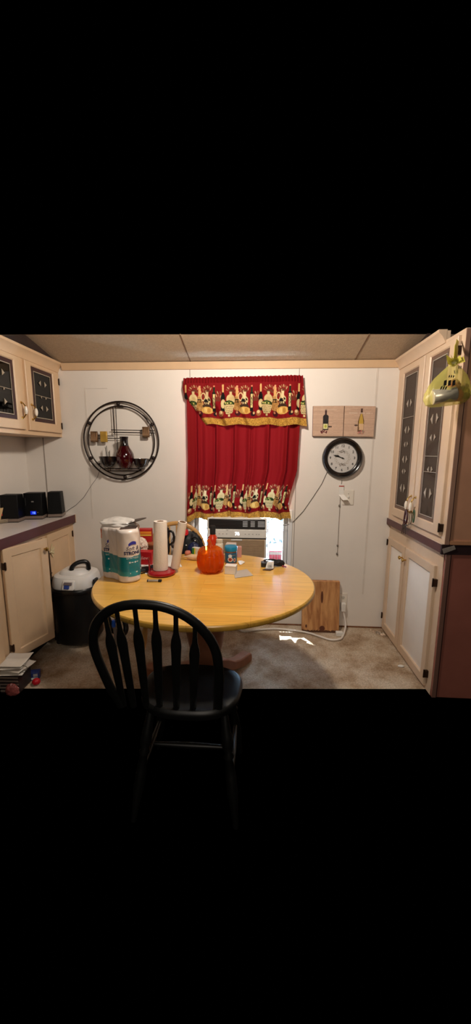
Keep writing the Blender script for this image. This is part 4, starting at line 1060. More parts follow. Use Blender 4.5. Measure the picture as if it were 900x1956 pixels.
OAK = mat('honey_oak', (206, 156, 92), .38, var=.12, scale=16)
t = thing('oak_chair', 'honey oak bow-back chair behind the table in front of the window', 'chair', (-.61, -.38, 0))
ccx = -.612
bw = []
for i in range(25):
    a = PI * i / 24; 
    bw.append(Vector((ccx + .205 * math.cos(a), -.235, .72 + .20 * math.sin(a))))
bw = [Vector((ccx + .165, -.275, .44)), Vector((ccx + .195, -.25, .62))] + bw + [Vector((ccx - .195, -.25, .62)), Vector((ccx - .165, -.275, .44))]
mb = MB(); mb.tube(bw, [(.011, .017)] * len(bw), 12, flat=Vector((0, 1, 0))); mb.build('bow', OAK, t, smooth=50)
for k in range(7):
    x = -.15 + k * .05
    zt_ = .72 + .20 * math.sqrt(max(0, 1 - (x * 1.15 / .205) ** 2))
    mb = MB(); mb.tube([(ccx + x * 1.15, -.235, zt_), (ccx + x, -.27, .44)], [.007, .009], 8); mb.build('spindle', OAK, t, smooth=60)
mb = MB()
mb.rings([[(ccx + .21 * k * (abs(math.cos(a)) ** 2.8 + abs(math.sin(a)) ** 2.8) ** (-1 / 2.8) * math.cos(a), -.43 + .18 * k * (abs(math.cos(a)) ** 2.8 + abs(math.sin(a)) ** 2.8) ** (-1 / 2.8) * math.sin(a), z) for a in [2 * PI * i / 40 for i in range(40)]] for k, z in ((.9, .415), (1, .425), (1, .445), (.93, .455), (.5, .45))]); mb.build('seat', OAK, t, smooth=50)
for sx in (-1, 1):
    turned_leg((ccx + sx * .14, -.55, .42), (ccx + sx * .19, -.60, 0), OAK, t); turned_leg((ccx + sx * .14, -.31, .42), (ccx + sx * .19, -.25, 0), OAK, t)

# ------------------------------------------------------------------ things on the table
# bath tissue pack
cs = [Vector((-.705, -1.015)), Vector((-.822, -.945)), Vector((-.852, -.835)), Vector((-.738, -.905))]
cen = sum(cs, Vector((0, 0))) / 4
R_tp = .0605
circles = [(c, R_tp) for c in cs]
for i in range(4):
    for k in range(1, 10): circles.append((cs[i].lerp(cs[(i + 1) % 4], k / 10), R_tp - .010))
def pack_r(a):
    d = Vector((math.cos(a), math.sin(a))); best = .01
    for c, R in circles:
        w = c - cen; b = w.dot(d); disc = b * b - (w.length_squared - R * R)
        if disc > 0: best = max(best, b + math.sqrt(disc))
    return best
NA, NZ = 260, 90
angs = [2 * PI * i / NA for i in range(NA)]; rad = [pack_r(a) for a in angs]
HP = .292
zs = [HP * j / NZ for j in range(NZ + 1)]
mb = MB(); rings_ = []
for z in zs:
    k = 1 - .07 * max(0, (z - (HP - .018)) / .018) ** 2 - .05 * max(0, (.012 - z) / .012) ** 2
    rings_.append([(cen.x + rad[i] * k * math.cos(angs[i]) + .0012 * math.sin(z * 90 + angs[i] * 17), cen.y + rad[i] * k * math.sin(angs[i]), TZ + .001 + z) for i in range(NA)])
mb.rings(rings_)
Zc = np.repeat(np.array(zs), NA); Ac = np.tile(np.array(angs), NZ + 1)
px_ = np.array([p[0] for p in mb.v]); 
C = np.tile(np.array(lin((226, 212, 202))), (len(mb.v), 1))
band = (Zc > .036 + .004 * np.sin(Ac * 3)) & (Zc < .150 + .006 * np.sin(Ac * 2 + 1))
C[band] = np.array(lin((6, 118, 132)))
fr_ = (Zc > .036) & (Zc < .062) & band; C[fr_] = np.array(lin((30, 136, 146)))
org = (Zc > .225) & (Zc < .282) & (px_ < -.862); C[org] = np.array(lin((222, 100, 40)))
t = thing('bath_tissue_pack', 'tall plastic-wrapped bath tissue pack with a teal band on the table', 'bath tissue', (cen.x, cen.y, TZ))
mb.build('wrapped_rolls', mat('pack_print', (255, 255, 255), .35, var=0, attr=True, coat=.2), t, smooth=180, cols=C)
def wrap_text(txt, size, c, R, ang, z, m, name, shear=0, bold=0, sx=1.0):
    V, Fc = text_geo(txt, size, shear, bold)
    mb = MB(); mb.add([(c.x + R * math.cos(ang + x * sx / R), c.y + R * math.sin(ang + x * sx / R), TZ + z + y) for x, y, q in V], Fc); return mb.build(name, m, t)
NAVY = mat('print_navy', (34, 32, 74), .5); BLU = mat('print_blue', (52, 52, 150), .5); WPR = mat('print_white', (214, 224, 224), .5)
for c, ang in ((cs[0], math.radians(-48)), (cs[1], math.radians(-74))):
    R = R_tp + .0014
    wrap_text('Soft &', .030, c, R, ang, .192, NAVY, 'lettering', shear=.25)
    wrap_text('STRONG', .024, c, R, ang, .167, NAVY, 'lettering', bold=.0012)
    wrap_text('BATH TISSUE', .013, c, R, ang, .139, WPR, 'lettering', sx=.95)
    mb = MB()
    v_ = []
    for q in (0, 1):
        for i in range(13):
            u = -1 + i / 6; v_.append((c.x + R * math.cos(ang + u * .022 / R), c.y + R * math.sin(ang + u * .022 / R), TZ + .208 + q * .014 + .010 * (1 - u * u) * (1 if q else .6) + u * .003))
    mb.add(v_, [(i, i + 1, 14 + i, 13 + i) for i in range(12)]); mb.build('arched_mark', BLU, t)
    for dx in (-.018, .012):
        mb = MB(); mb.add([(c.x + R * math.cos(ang + (dx + .005 * math.cos(i * PI / 6)) / R), c.y + R * math.sin(ang + (dx + .005 * math.cos(i * PI / 6)) / R), TZ + .116 + .005 * math.sin(i * PI / 6)) for i in range(12)], [tuple(range(12))]); mb.build('white_dot', WPR, t)
        mb = MB(); mb.add([(c.x + R * math.cos(ang + (dx + q) / R), c.y + R * math.sin(ang + (dx + q) / R), TZ + .116 + z) for q, z in ((.008, -.002), (.02, -.002), (.02, .002), (.008, .002))], [(0, 1, 2, 3)]); mb.build('white_dash', WPR, t)
    mb = MB(); mb.add([(c.x + R * math.cos(ang + u), c.y + R * math.sin(ang + u), TZ + z) for u, z in ((-.3, .052), (.4, .056), (.4, .062), (-.3, .058))], [(0, 1, 2, 3)]); mb.build('white_dash', WPR, t)
# crumpled film at the torn top
def crumple(c, rx, ry, rz, seed, n=26, amp=.28, fq=1.0):
    r_ = random.Random(seed); ks = [(r_.uniform(-9, 9), r_.uniform(-9, 9), r_.uniform(-9, 9), r_.uniform(0, 6)) for _ in range(9)]
    mb = MB(); rr = []
    for j in range(n + 1):
        ph = -PI / 2 + PI * j / n; ring = []
        for i in range(n * 2):
            a = PI * i / n; d = (math.cos(ph) * math.cos(a), math.cos(ph) * math.sin(a), math.sin(ph))
            q = 1 + amp * sum(abs(math.sin(fq * (k[0] * d[0] + k[1] * d[1] + k[2] * d[2]) + k[3])) - .6 for k in ks) / 3.2
            ring.append((c[0] + rx * q * d[0], c[1] + ry * q * d[1], max(c[2] + rz * q * d[2], c[2] - rz * .5)))
        rr.append(ring)
    mb.rings(rr); return mb
FILM = mat('clear_film', (232, 226, 220), .2, var=.1, spec=.8, trans=.25)
mb = crumple((-.785, -.935, TZ + HP + .014), .092, .070, .034, 3, n=34, amp=.2, fq=.6); mb.build('torn_film', FILM, t, smooth=25)
mb = MB(); mb.add([(-.735, -1.055, TZ + HP + .002), (-.655, -1.02, TZ + HP + .002), (-.67, -.95, TZ + HP + .003), (-.75, -.99, TZ + HP + .003)], [(0, 1, 2, 3)]); mb.build('torn_opening', mat('opening_dark', (60, 44, 38), .8), t)
t = thing('dark_tray', 'thin dark flat tray edge lying on top of the bath tissue pack', 'tray', (-.70, -.93, TZ + HP + .006))
mb = MB(); mb.rings([[(-.715 + .085 * k * math.cos(a), -.92 + .06 * k * math.sin(a), TZ + HP + z + .02 * math.cos(a)) for a in [2 * PI * i / 32 for i in range(32)]] for k, z in ((.85, .016), (1, .020), (1, .023), (.9, .021), (.6, .018))]); mb.build('tray', mat('tray_dark', (66, 54, 48), .4), t, smooth=40)

# paper towel holder and rolls
HB = Vector((-.552, -.905, TZ))
REDL = mat('red_lacquer', (150, 12, 24), .18, var=.05, coat=.5)
t = thing('paper_towel_holder', 'red lacquered stand with a round base under the paper towel rolls', 'towel holder', HB)
mb = MB(); mb.lathe([(.0001, .001), (.074, .001), (.080, .006), (.081, .014), (.076, .021), (.05, .026), (.0001, .028)], 48, c=HB); mb.build('base', REDL, t, smooth=40)
mb = MB(); mb.lathe([(.010, .026), (.010, .29), (.0001, .30)], 14, c=HB); mb.build('centre_post', REDL, t, smooth=50)
mb = MB(); mb.tube([HB + Vector((-.070, -.008, .02)), HB + Vector((-.072, -.006, .10))], .0055, 10); mb.build('side_post', REDL, t, smooth=60)
TOW = mat('quilted_paper', (228, 216, 204), .8, var=.03, bump=.4, bscale=150)
def roll(name, label, c, r, r0, h, tilt=None, flare=0):
    t = thing(name, label, 'paper towel', c)
    M = Matrix.Translation(Vector(c)) @ (tilt or Matrix())
    Pq = lambda x, y, z: tuple(M @ Vector((x, y, z)))
    mb = MB(); mb.lathe([(r0, 0.0), (r * .985, 0.0), (r, .004), (r, h - .004), (r * .985, h), (r0 + .0005, h)], 40, P=Pq, mod=lambda a, z: 1 + (flare * max(0, 1 - z / (h * .55)) * max(0, math.cos(a - PI)) if flare else 0) + .006 * math.sin(3 * a + z * 20)); 
    mb.f = [f for f in mb.f if len(f) < 10]
    mb.build('paper', TOW, t, smooth=50)
    mb = MB(); mb.rings([[Pq(q * math.cos(2 * PI * i / 24), q * math.sin(2 * PI * i / 24), z) for i in range(24)] for q, z in ((r0, .001), (r0, h + .0005), (r0 - .0015, h + .0005), (r0 - .0015, .001))], loop=True); mb.build('cardboard_core', mat('cardboard', (150, 112, 80), .8), t, smooth=50)
    return t
roll('paper_towel_roll', 'upright white paper towel roll on the red stand', HB + Vector((0, 0, .0285)), .0375, .019, .286, flare=.35)
tl = Matrix.Rotation(math.radians(11), 4, 'Y') @ Matrix.Rotation(math.radians(3), 4, 'X')
roll('paper_towel_roll', 'slimmer white paper towel roll leaning to the right beside the upright one', HB + Vector((.071, .035, .0300)), .026, .019, .284, tilt=tl)

def sheet(name, label, cat, quad, z, m, th=.0012, lines=0, wav=.0):
    t = thing(name, label, cat, (quad[0][0], quad[0][1], z))
    q = [Vector((p[0], p[1])) for p in quad]
    f = lambda u, v: (q[0] * (1 - u) + q[1] * u) * (1 - v) + (q[3] * (1 - u) + q[2] * u) * v
    mb = MB(); n = 8
    top = []
    mb.grid(lambda u, v: (f(u, v).x, f(u, v).y, z + th + wav * (math.sin(u * 5 + v * 3) + 1)), n, n)
    k = len(mb.v); mb.grid(lambda u, v: (f(u, v).x, f(u, v).y, z + wav * (math.sin(u * 5 + v * 3) + 1)), n, n)
    e = []
    idx = lambda i, j: j * (n + 1) + i
    for i in range(n):
        e += [(idx(i, 0), idx(i + 1, 0), k + idx(i + 1, 0), k + idx(i, 0)), (idx(i, n), idx(i + 1, n), k + idx(i + 1, n), k + idx(i, n)), (idx(0, i), idx(0, i + 1), k + idx(0, i + 1), k + idx(0, i)), (idx(n, i), idx(n, i + 1), k + idx(n, i + 1), k + idx(n, i))]
    mb.f += e
    mb.build('sheet', m, t)
    for j in range(lines):
        v = .15 + .7 * j / max(1, lines - 1); mb = MB()
        p = [f(.12, v), f(.12 + .7 * (.6 + .4 * ((j * 37) % 10) / 10), v), f(.12 + .7 * (.6 + .4 * ((j * 37) % 10) / 10), v + .02), f(.12, v + .02)]
        mb.add([(a.x, a.y, z + th + .0006 + wav * 2) for a in p], [(0, 1, 2, 3)]); mb.build('printed_line', mat('print_grey', (120, 116, 112), .7), t)
    return t
T_ = lambda x, y, z=TZ: (on_z(x, y, z).x, on_z(x, y, z).y)
sheet('paper_sheet', 'white printed sheet left of the red stand, under the blue pen', 'paper', [T_(262, 1068), T_(304, 1060), T_(310, 1090), T_(278, 1097)], TZ + .001, PAPER, lines=7)
sheet('paper_sheet', 'white sheet of paper sticking out right behind the leaning towel roll', 'paper', [T_(318, 1060), T_(336, 1062), T_(348, 1083), T_(322, 1086)], TZ + .001, PAPER)
def slab(name, label, cat, c, size, rz, m, bev=.002, parts=()):
    t = thing(name, label, cat, c, rz); M = WORLD[t.name]
    Pq = lambda x, y, z: tuple(M @ Vector((x, y, z)))
    w, d, h = size
    mb = MB(); mb.box(-w / 2, w / 2, -d / 2, d / 2, 0, h, P=Pq); mb.build('body', m, t, bev=bev)
    for nm, bx, mm in parts:
        mb = MB(); mb.box(*bx, P=Pq); mb.build(nm, mm, t)
    return t, Pq
p = on_z(268, 1094, TZ)
slab('black_wallet', 'black zip wallet on the table right behind the bath tissue pack', 'wallet', (p.x + .012, p.y + .012, TZ + .0005), (.085, .06, .024), .7, BLACKM, .006, (('zip', (-.045, .045, -.0365, -.034, .010, .014), CHROME),))
# blue pen
p0 = Vector(T_(279, 1090) + (TZ + .012,)); p1 = Vector(T_(297, 1083) + (TZ + .012,))
t = thing('folding_knife', 'dark blue pocket tool lying on the white sheet by the red stand', 'pocket tool', p0)
mb = MB(); mb.tube([p0, p0.lerp(p1, .3), p0.lerp(p1, .8), p1], [.006, .010, .010, .005], 10); mb.build('grip', mat('pen_navy', (32, 36, 62), .4), t, smooth=60)
mb = MB(); pr_ = [p0 + Vector((.008 * math.cos(a) - .010, .010 * math.sin(a), -.004)) for a in [2 * PI * i / 14 for i in range(14)]]; mb.tube(pr_, .002, 6, closed=True); mb.build('key_ring', CHROME, t, smooth=60)
p = on_z(295, 1111, TZ)
slab('lighter', 'small silver lighter lying in front of the red stand', 'lighter', (p.x, p.y, TZ + .0005), (.076, .016, .010), .06, mat('silver_grey', (172, 164, 156), .3, metal=.5), .003, (('black_end', (.022, .039, -.0085, .0085, -.0002, .0105), BLACKM), ('dark_cap', (-.039, -.034, -.0083, .0083, -.0002, .0103), BLACKM)))

# items behind, left
t, Pq = slab('snack_box', 'red cardboard box with an orange stripe standing behind the bath tissue pack', 'box', (-.765, -.565, TZ + .0005), (.115, .05, .195), .1, mat('box_red', (176, 28, 26), .5), .002, (('orange_stripe', (-.0580, .0580, -.0262, -.0252, .165, .180), mat('stripe_orange', (232, 140, 40), .5)), ('top_stripe', (-.0580, .0580, -.0262, -.0252, .150, .160), mat('stripe_yellow', (230, 186, 70), .5))))
mb = crumple((-.762, -.66, TZ + .10), .050, .030, .055, 11, amp=.22); tag(mb.build('crumpled_bag', mat('bag_white', (224, 206, 190), .6, trans=.1), None, smooth=30), 'crumpled white and tan snack bag in front of the red box', 'snack bag')
t, Pq = slab('yellow_packet', 'small yellow packet tucked beside the crumpled white bag', 'packet', (-.792, -.695, TZ + .085), (.03, .012, .045), .2, mat('packet_yellow', (226, 196, 40), .5), .003)
t, Pq = slab('red_gift_box', 'flat red box lettered in white script behind the red stand', 'box', (-.735, -.725, TZ + .0005), (.155, .055, .085), .05, mat('gift_red', (168, 14, 26), .4), .002)
V, Fc = text_geo('Believe', .031, shear=.35)
mb = MB(); mb.add([Pq(x + .018, -.0283, y + .045) for x, y, z in V], Fc); mb.build('script_lettering', mat('script_pink', (226, 170, 170), .5), t)
mb = crumple((-.648, -.505, TZ + .118), .042, .042, .060, 5, amp=.06); 
t = thing('black_jug', 'rounded black plastic jug behind the upright towel roll', 'jug', (-.648, -.505, TZ))
mb = MB(); mb.lathe([(.0001, .001), (.036, .001), (.044, .02), (.046, .07), (.040, .11), (.046, .13), (.050, .155), (.044, .185), (.025, .20), (.0001, .203)], 28, c=(-.648, -.505, TZ)); mb.build('jug', BLACK, t, smooth=50)
mb = MB(); mb.tube(smooth_pts([(-.605, -.51, TZ + .17), (-.575, -.515, TZ + .16), (-.57, -.515, TZ + .10), (-.602, -.51, TZ + .07)]), .008, 8); mb.build('jug_handle', BLACK, t, smooth=60)
slab('wooden_crate', 'brown wooden box end behind the red lettered box', 'box', (-.690, -.615, TZ + .0005), (.085, .07, .105), -.35, mat('crate_brown', (122, 66, 36), .6, var=.2), .003, (('rim', (-.044, .044, -.037, .037, .098, .108), mat('crate_rim', (146, 84, 48), .6)),))
# clutter on the oak chair
t = thing('backpack', 'black and navy backpack slumped on the oak chair behind the table', 'bag', (-.50, -.40, .455))
mb = crumple((-.487, -.335, .665), .112, .058, .215, 21, amp=.10); mb.build('bag_body', mat('bag_black', (14, 15, 20), .6, var=.2), t, smooth=40)
mb = crumple((-.452, -.385, .755), .050, .030, .055, 22, amp=.12); o = mb.build('front_pocket', mat('bag_navy', (22, 30, 72), .5, var=.2), t, smooth=40); o['label'] = 'navy blue front pocket'
mb = MB(); mb.tube(smooth_pts([(-.47, -.38, .84), (-.43, -.40, .85), (-.405, -.40, .80), (-.42, -.40, .74)]), .007, 8); mb.build('strap', BLACKM, t, smooth=60)
for x, z in ((-.505, .795), (-.44, .83)):
    mb = MB(); mb.lathe([(.0001, -.006), (.006, 0), (.0001, .006)], 10, c=(x, -.412, z)); mb.build('snap', WHITE, t)
t = thing('baseball_cap', 'red cap sitting on top of the black backpack', 'cap', (-.54, -.345, .862))
mb = MB(); mb.lathe([(.042, 0), (.043, .012), (.037, .028), (.02, .038), (.0001, .042)], 24, c=(-.540, -.345, .862)); mb.build('crown', mat('cap_red', (196, 22, 30), .7), t, smooth=50)
mb = MB(); mb.prism([(-.540 + .041 * math.cos(a) , -.355 - .05 * math.sin(a)) for a in [PI * i / 12 for i in range(13)]], .862, .866, 'z'); mb.build('brim', MATS['cap_red'], t)
mb = crumple((-.578, -.40, .80), .040, .030, .055, 31, amp=.2); tag(mb.build('patterned_cloth', mat('cloth_patterned', (120, 112, 110), .8, var=.9, scale=30), None, smooth=30), 'crumpled grey and black patterned cloth between the two towel rolls', 'cloth')
# middle of the table
t = thing('beige_mitt', 'pale beige pouch with a knotted end lying left of the glass pumpkin', 'pouch', (-.42, -.60, TZ))
a = Vector(T_(352, 1069) + (TZ + .020,)); b = Vector(T_(388, 1071) + (TZ + .022,))
mb = MB(); mb.tube(smooth_pts([a, a.lerp(b, .15), a.lerp(b, .35), a.lerp(b, .6), a.lerp(b, .9), b + Vector((.03, 0, 0))], 4), [.006] * 3 + [.007, .009, .012, .015, .017, .018] + [.0195] * 10 + [.016, .006], 14); mb.build('pouch', mat('pouch_beige', (206, 168, 130), .7, var=.06), t, smooth=60)
mb = MB(); mb.tube([a + Vector((.010 * math.cos(q) - .008, .004, .008 * math.sin(q))) for q in [2 * PI * i / 14 for i in range(14)]], .003, 6, closed=True); mb.build('loop', mat('loop_gold', (180, 140, 90), .5), t, smooth=60)
p = on_z(359, 1061, TZ)
mb = MB(); mb.lathe([(.0001, 0), (.016, .004), (.022, .018), (.016, .032), (.0001, .036)], 20, c=(p.x, p.y, TZ + .0005)); tag(mb.build('pink_ball', mat('ball_pink', (196, 116, 96), .6), None, smooth=60), 'small dusky pink ball behind the beige pouch', 'ball')
p = on_z(373, 1064, TZ)
slab('striped_card_box', 'small white card box with green and yellow bands left of the pumpkin', 'box', (p.x + .005, p.y + .02, TZ + .0005), (.05, .03, .062), -.4, mat('card_white', (214, 206, 190), .5), .001, (('green_band', (-.0255, -.008, -.0158, -.0148, 0.004, .06), mat('band_green', (40, 120, 50), .5)), ('yellow_band', (-.008, .002, -.0158, -.0148, .004, .06), mat('band_yellow', (220, 200, 50), .5))))
# glass pumpkin
PK = Vector((-.272, -.835, TZ))
def og():
    m = bpy.data.materials.new('orange_glass'); m.use_nodes = True
    nt = m.node_tree; N = nt.nodes; L = nt.links; b = N['Principled BSDF']
    b.inputs['Base Color'].default_value = (*lin((222, 108, 22)), 1); b.inputs['Roughness'].default_value = .12
    b.inputs['Coat Weight'].default_value = .6; b.inputs['Coat Roughness'].default_value = .03
    tr = N.new('ShaderNodeBsdfTransparent'); tr.inputs[0].default_value = (*lin((255, 204, 132)), 1)
    tl_ = N.new('ShaderNodeBsdfTranslucent'); tl_.inputs[0].default_value = (*lin((244, 146, 44)), 1)
    m1 = N.new('ShaderNodeMixShader'); m1.inputs[0].default_value = .45; m2 = N.new('ShaderNodeMixShader'); m2.inputs[0].default_value = .55
    no = N.new('ShaderNodeTexNoise'); no.inputs['Scale'].default_value = 38; no.inputs['Detail'].default_value = 2
    tc = N.new('ShaderNodeTexCoord'); L.new(tc.outputs['Object'], no.inputs['Vector'])
    bp = N.new('ShaderNodeBump'); bp.inputs['Strength'].default_value = .5; bp.inputs['Distance'].default_value = .01; L.new(no.outputs['Fac'], bp.inputs['Height']); L.new(bp.outputs[0], b.inputs['Normal'])
    L.new(b.outputs[0], m1.inputs[1]); L.new(tl_.outputs[0], m1.inputs[2])
    L.new(m1.outputs[0], m2.inputs[1]); L.new(tr.outputs[0], m2.inputs[2]); L.new(m2.outputs[0], N['Material Output'].inputs[0])
    return m
OG = og()
ribs = lambda a, z: 1 - .075 * (abs(math.cos(5.0 * a)) ** 6)
t = thing('glass_pumpkin', 'orange glass pumpkin jar with a lid and stem in the table middle', 'jar', PK)
mb = MB(); mb.lathe([(.0001, .003), (.050, .002), (.066, .008), (.079, .030), (.0845, .062), (.083, .092), (.077, .112), (.074, .112), (.080, .090), (.081, .062), (.075, .030), (.06, .012), (.0001, .008)], 80, c=PK, mod=ribs); mb.build('bowl', OG, t, smooth=60)
mb = MB(); mb.lathe([(.078, .113), (.0785, .118), (.072, .134), (.056, .147), (.036, .152), (.018, .149), (.0001, .148)], 80, c=PK, mod=ribs); mb.build('lid', OG, t, smooth=60)
mb = MB(); mb.tube(smooth_pts([PK + Vector((0, 0, .147)), PK + Vector((-.002, 0, .165)), PK + Vector((-.008, 0, .183)), PK + Vector((-.016, 0, .196))], 3), [.016, .014, .012, .0105, .010, .010, .010, .011, .012, .012][:10], 12); mb.build('stem', OG, t, smooth=60)
t = thing('sweets_heap', 'heap of wrapped brown and amber sweets inside the orange pumpkin jar', 'sweets', PK + Vector((0, 0, .014)))
t['kind'] = 'stuff'
mb = MB()
for i in range(26):
    a = rnd.random() * 6.28; r = .05 * math.sqrt(rnd.random()); z = .016 + rnd.random() * .022
    mb.lathe([(.0001, -.009), (.011, -.004), (.012, .003), (.0001, .010)], 8, c=PK + Vector((r * math.cos(a), r * math.sin(a), z)))
mb.build('sweets', mat('sweet_amber', (190, 110, 40), .3, var=.6, scale=40), t, smooth=60)
# sauce bottle behind
p = Vector((-.298, -.525, TZ))
t = thing('sauce_bottle', 'orange-red sauce bottle with a black cap behind the glass pumpkin', 'bottle', p)
mb = MB(); mb.lathe([(.0001, .001), (.030, .001), (.033, .008), (.033, .115), (.031, .135), (.018, .155), (.016, .165), (.0001, .165)], 28, c=p); mb.build('bottle', mat('sauce_red', (196, 52, 22), .25, coat=.4), t, smooth=50)
mb = MB(); mb.lathe([(.0185, .157), (.0195, .16), (.0195, .212), (.018, .216), (.0001, .217)], 24, c=p); mb.build('cap', BLACKM, t, smooth=40)
p = Vector((-.250, -.555, TZ))
t = thing('white_pill_bottle', 'white rounded plastic bottle between the sauce bottle and the grey boxes', 'bottle', p)
mb = MB(); mb.lathe([(.0001, .001), (.025, .001), (.027, .006), (.027, .09), (.024, .102), (.02, .108), (.02, .118), (.0001, .12)], 24, c=p); mb.build('bottle', mat('bottle_cream', (222, 210, 188), .4), t, smooth=50)
mb = MB(); mb.lathe([(.0225, .108), (.0225, .128), (.0001, .129)], 20, c=p); mb.build('cap', mat('cap_cream', (214, 200, 176), .5), t, smooth=40)
slab('medicine_box', 'pale grey and pink box behind the nut butter jar', 'box', (-.175, -.535, TZ + .0005), (.075, .05, .075), .15, mat('box_grey', (190, 172, 162), .5), .002, (('flap_line', (-.0378, .0378, -.0257, -.0250, .060, .063), mat('flap_grey', (140, 122, 114), .6)), ('label_band', (-.0378, .0378, -.0257, -.0250, .02, .045), mat('label_pale', (206, 196, 190), .5))))
slab('medicine_box', 'pale box stacked on the grey and pink box near the air conditioner', 'box', (-.172, -.535, TZ + .0770), (.066, .045, .022), -.1, mat('box_pale', (206, 190, 180), .5), .002, (('side_band', (-.0335, .0335, -.0232, -.0225, .006, .010), MATS['flap_grey']),))
slab('pink_packet', 'narrow pink packet standing right of the grey medicine box', 'packet', (-.116, -.525, TZ + .0005), (.030, .03, .075), .1, mat('packet_pink', (196, 140, 130), .5), .002)
# nut butter jar
p = Vector((-.163, -.665, TZ))
t = thing('nut_butter_jar', 'nut butter jar with a bright blue lid beside the glass pumpkin', 'jar', p)
mb = MB(); mb.lathe([(.0001, .001), (.036, .001), (.0385, .006), (.0385, .080), (.036, .088), (.0001, .088)], 36, c=p); mb.build('jar', mat('jar_brown', (150, 96, 62), .3), t, smooth=40)
mb = MB(); mb.lathe([(.0392, .010), (.0394, .011), (.0394, .075), (.0392, .076)], 48, c=p); mb.f = [f for f in mb.f if len(f) < 10]; mb.build('label', mat('label_blue', (24, 86, 120), .4, var=.15, scale=30), t, smooth=60)
mb = MB(); mb.lathe([(.0405, .084), (.0415, .087), (.0415, .110), (.0395, .1135), (.0001, .114)], 40, c=p, mod=lambda a, z: 1 + (.006 * math.sin(a * 36) if .086 < z < .111 else 0)); mb.build('lid', mat('lid_blue', (20, 130, 170), .35), t, smooth=40)
def on_jar(name, pts, m, dz=0, off=.0014):
    mb = MB(); R = .0394 + off; mb.add([(p.x + R * math.cos(a), p.y + R * math.sin(a), TZ + z) for a, z in pts + [(sum(a for a, z in pts) / len(pts), sum(z for a, z in pts) / len(pts))]], [(i, (i + 1) % len(pts), len(pts)) for i in range(len(pts))]); mb.build(name, m, t)
A0 = math.radians(-86)
disc = lambda a, z, ra, rz: [(A0 + a + ra * math.cos(i * PI / 8), z + rz * math.sin(i * PI / 8)) for i in range(16)]
on_jar('label_patch', disc(-.12, .058, .30, .010), WPR); on_jar('label_patch', disc(-.1, .035, .42, .016), mat('patch_cream', (214, 196, 180), .5)); on_jar('label_patch', disc(-.1, .035, .26, .010), mat('patch_red', (150, 50, 36), .5), off=.002); on_jar('label_patch', disc(.62, .03, .22, .013), MATS['patch_cream']); on_jar('label_patch', disc(.62, .03, .13, .008), MATS['patch_red'], off=.002)
V, Fc = text_geo('Jif', .012, shear=.2) if False else text_geo('peanut', .010)
mb = MB(); mb.add([(p.x + .0403 * math.cos(A0 + .42 + x / .04), p.y + .0403 * math.sin(A0 + .42 + x / .04), TZ + .062 + y) for x, y, z in V], Fc); mb.build('label_mark', mat('mark_tan', (190, 160, 110), .5), t)
# white box and cards in front
p = on_z(440, 1098, TZ)
slab('white_card_box', 'small plain white box in front of the nut butter jar', 'box', (p.x + .002, p.y + .03, TZ + .0005), (.066, .052, .050), -.12, mat('box_white', (226, 218, 208), .6), .0015, (('flap', (-.033, .033, -.0268, -.0258, .044, .0502), mat('flap_white', (206, 196, 186), .6)),))
sheet('grey_card', 'loose grey card lying right of the small white box', 'card', [T_(446, 1092), T_(472, 1088), T_(484, 1100), T_(449, 1105)], TZ + .001, mat('card_grey', (176, 162, 148), .7), th=.002)
sheet('paper_scrap', 'small curled white paper scrap right of the nut butter jar', 'paper', [T_(454, 1074), T_(462, 1071), T_(468, 1076), T_(458, 1080)], TZ + .001, PAPER, wav=.003)
# charger, keys and tags at the right
t = thing('charger', 'black charger with coiled cable on the right side of the table', 'charger', (.06, -.70, TZ))
p = on_z(506, 1083, TZ); mb = MB(); mb.box(p.x - .024, p.x + .024, p.y - .012, p.y + .028, TZ + .0005, TZ + .032); mb.build('adapter', BLACK, t, bev=.005)
cp_ = []
for i in range(60):
    a = i * .42; r = .028 + .010 * math.sin(i * .9); cp_.append((p.x + .05 + r * 1.5 * math.cos(a), p.y + .03 + r * .8 * math.sin(a), TZ + .006 + .030 * abs(math.sin(i * .23))))
mb = MB(); mb.tube(smooth_pts(cp_, 2), .0032, 6); mb.build('coiled_cable', BLACKM, t, smooth=60)
p = on_z(533, 1082, TZ)
t = thing('black_pouch', 'small black pouch with red tab at the right of the charger', 'pouch', (p.x, p.y, TZ))
mb = crumple((p.x, p.y + .02, TZ + .014), .036, .026, .024, 41, amp=.12); mb.build('pouch', BLACKM, t, smooth=40)
mb = MB(); mb.tube([(p.x + .02, p.y - .012, TZ + .008), (p.x + .044, p.y - .022, TZ + .005)], [.006, .004], 8); o = mb.build('red_tab', mat('tab_red', (140, 30, 34), .5), t, smooth=60)
p = on_z(516, 1088, TZ)
t = thing('paper_tag', 'folded white paper tag leaning in front of the black charger', 'tag', (p.x, p.y, TZ))
mb = MB(); mb.add([(p.x - .03, p.y, TZ + .001), (p.x + .02, p.y + .004, TZ + .001), (p.x + .024, p.y + .02, TZ + .050), (p.x - .018, p.y + .018, TZ + .042), (p.x - .03, p.y + .002, TZ + .001), (p.x + .02, p.y + .006, TZ + .001), (p.x + .024, p.y + .022, TZ + .050), (p.x - .018, p.y + .020, TZ + .042)], [(0, 1, 2, 3), (7, 6, 5, 4), (0, 4, 5, 1), (1, 5, 6, 2), (2, 6, 7, 3), (3, 7, 4, 0)]); mb.build('tag_back', PAPER, t)
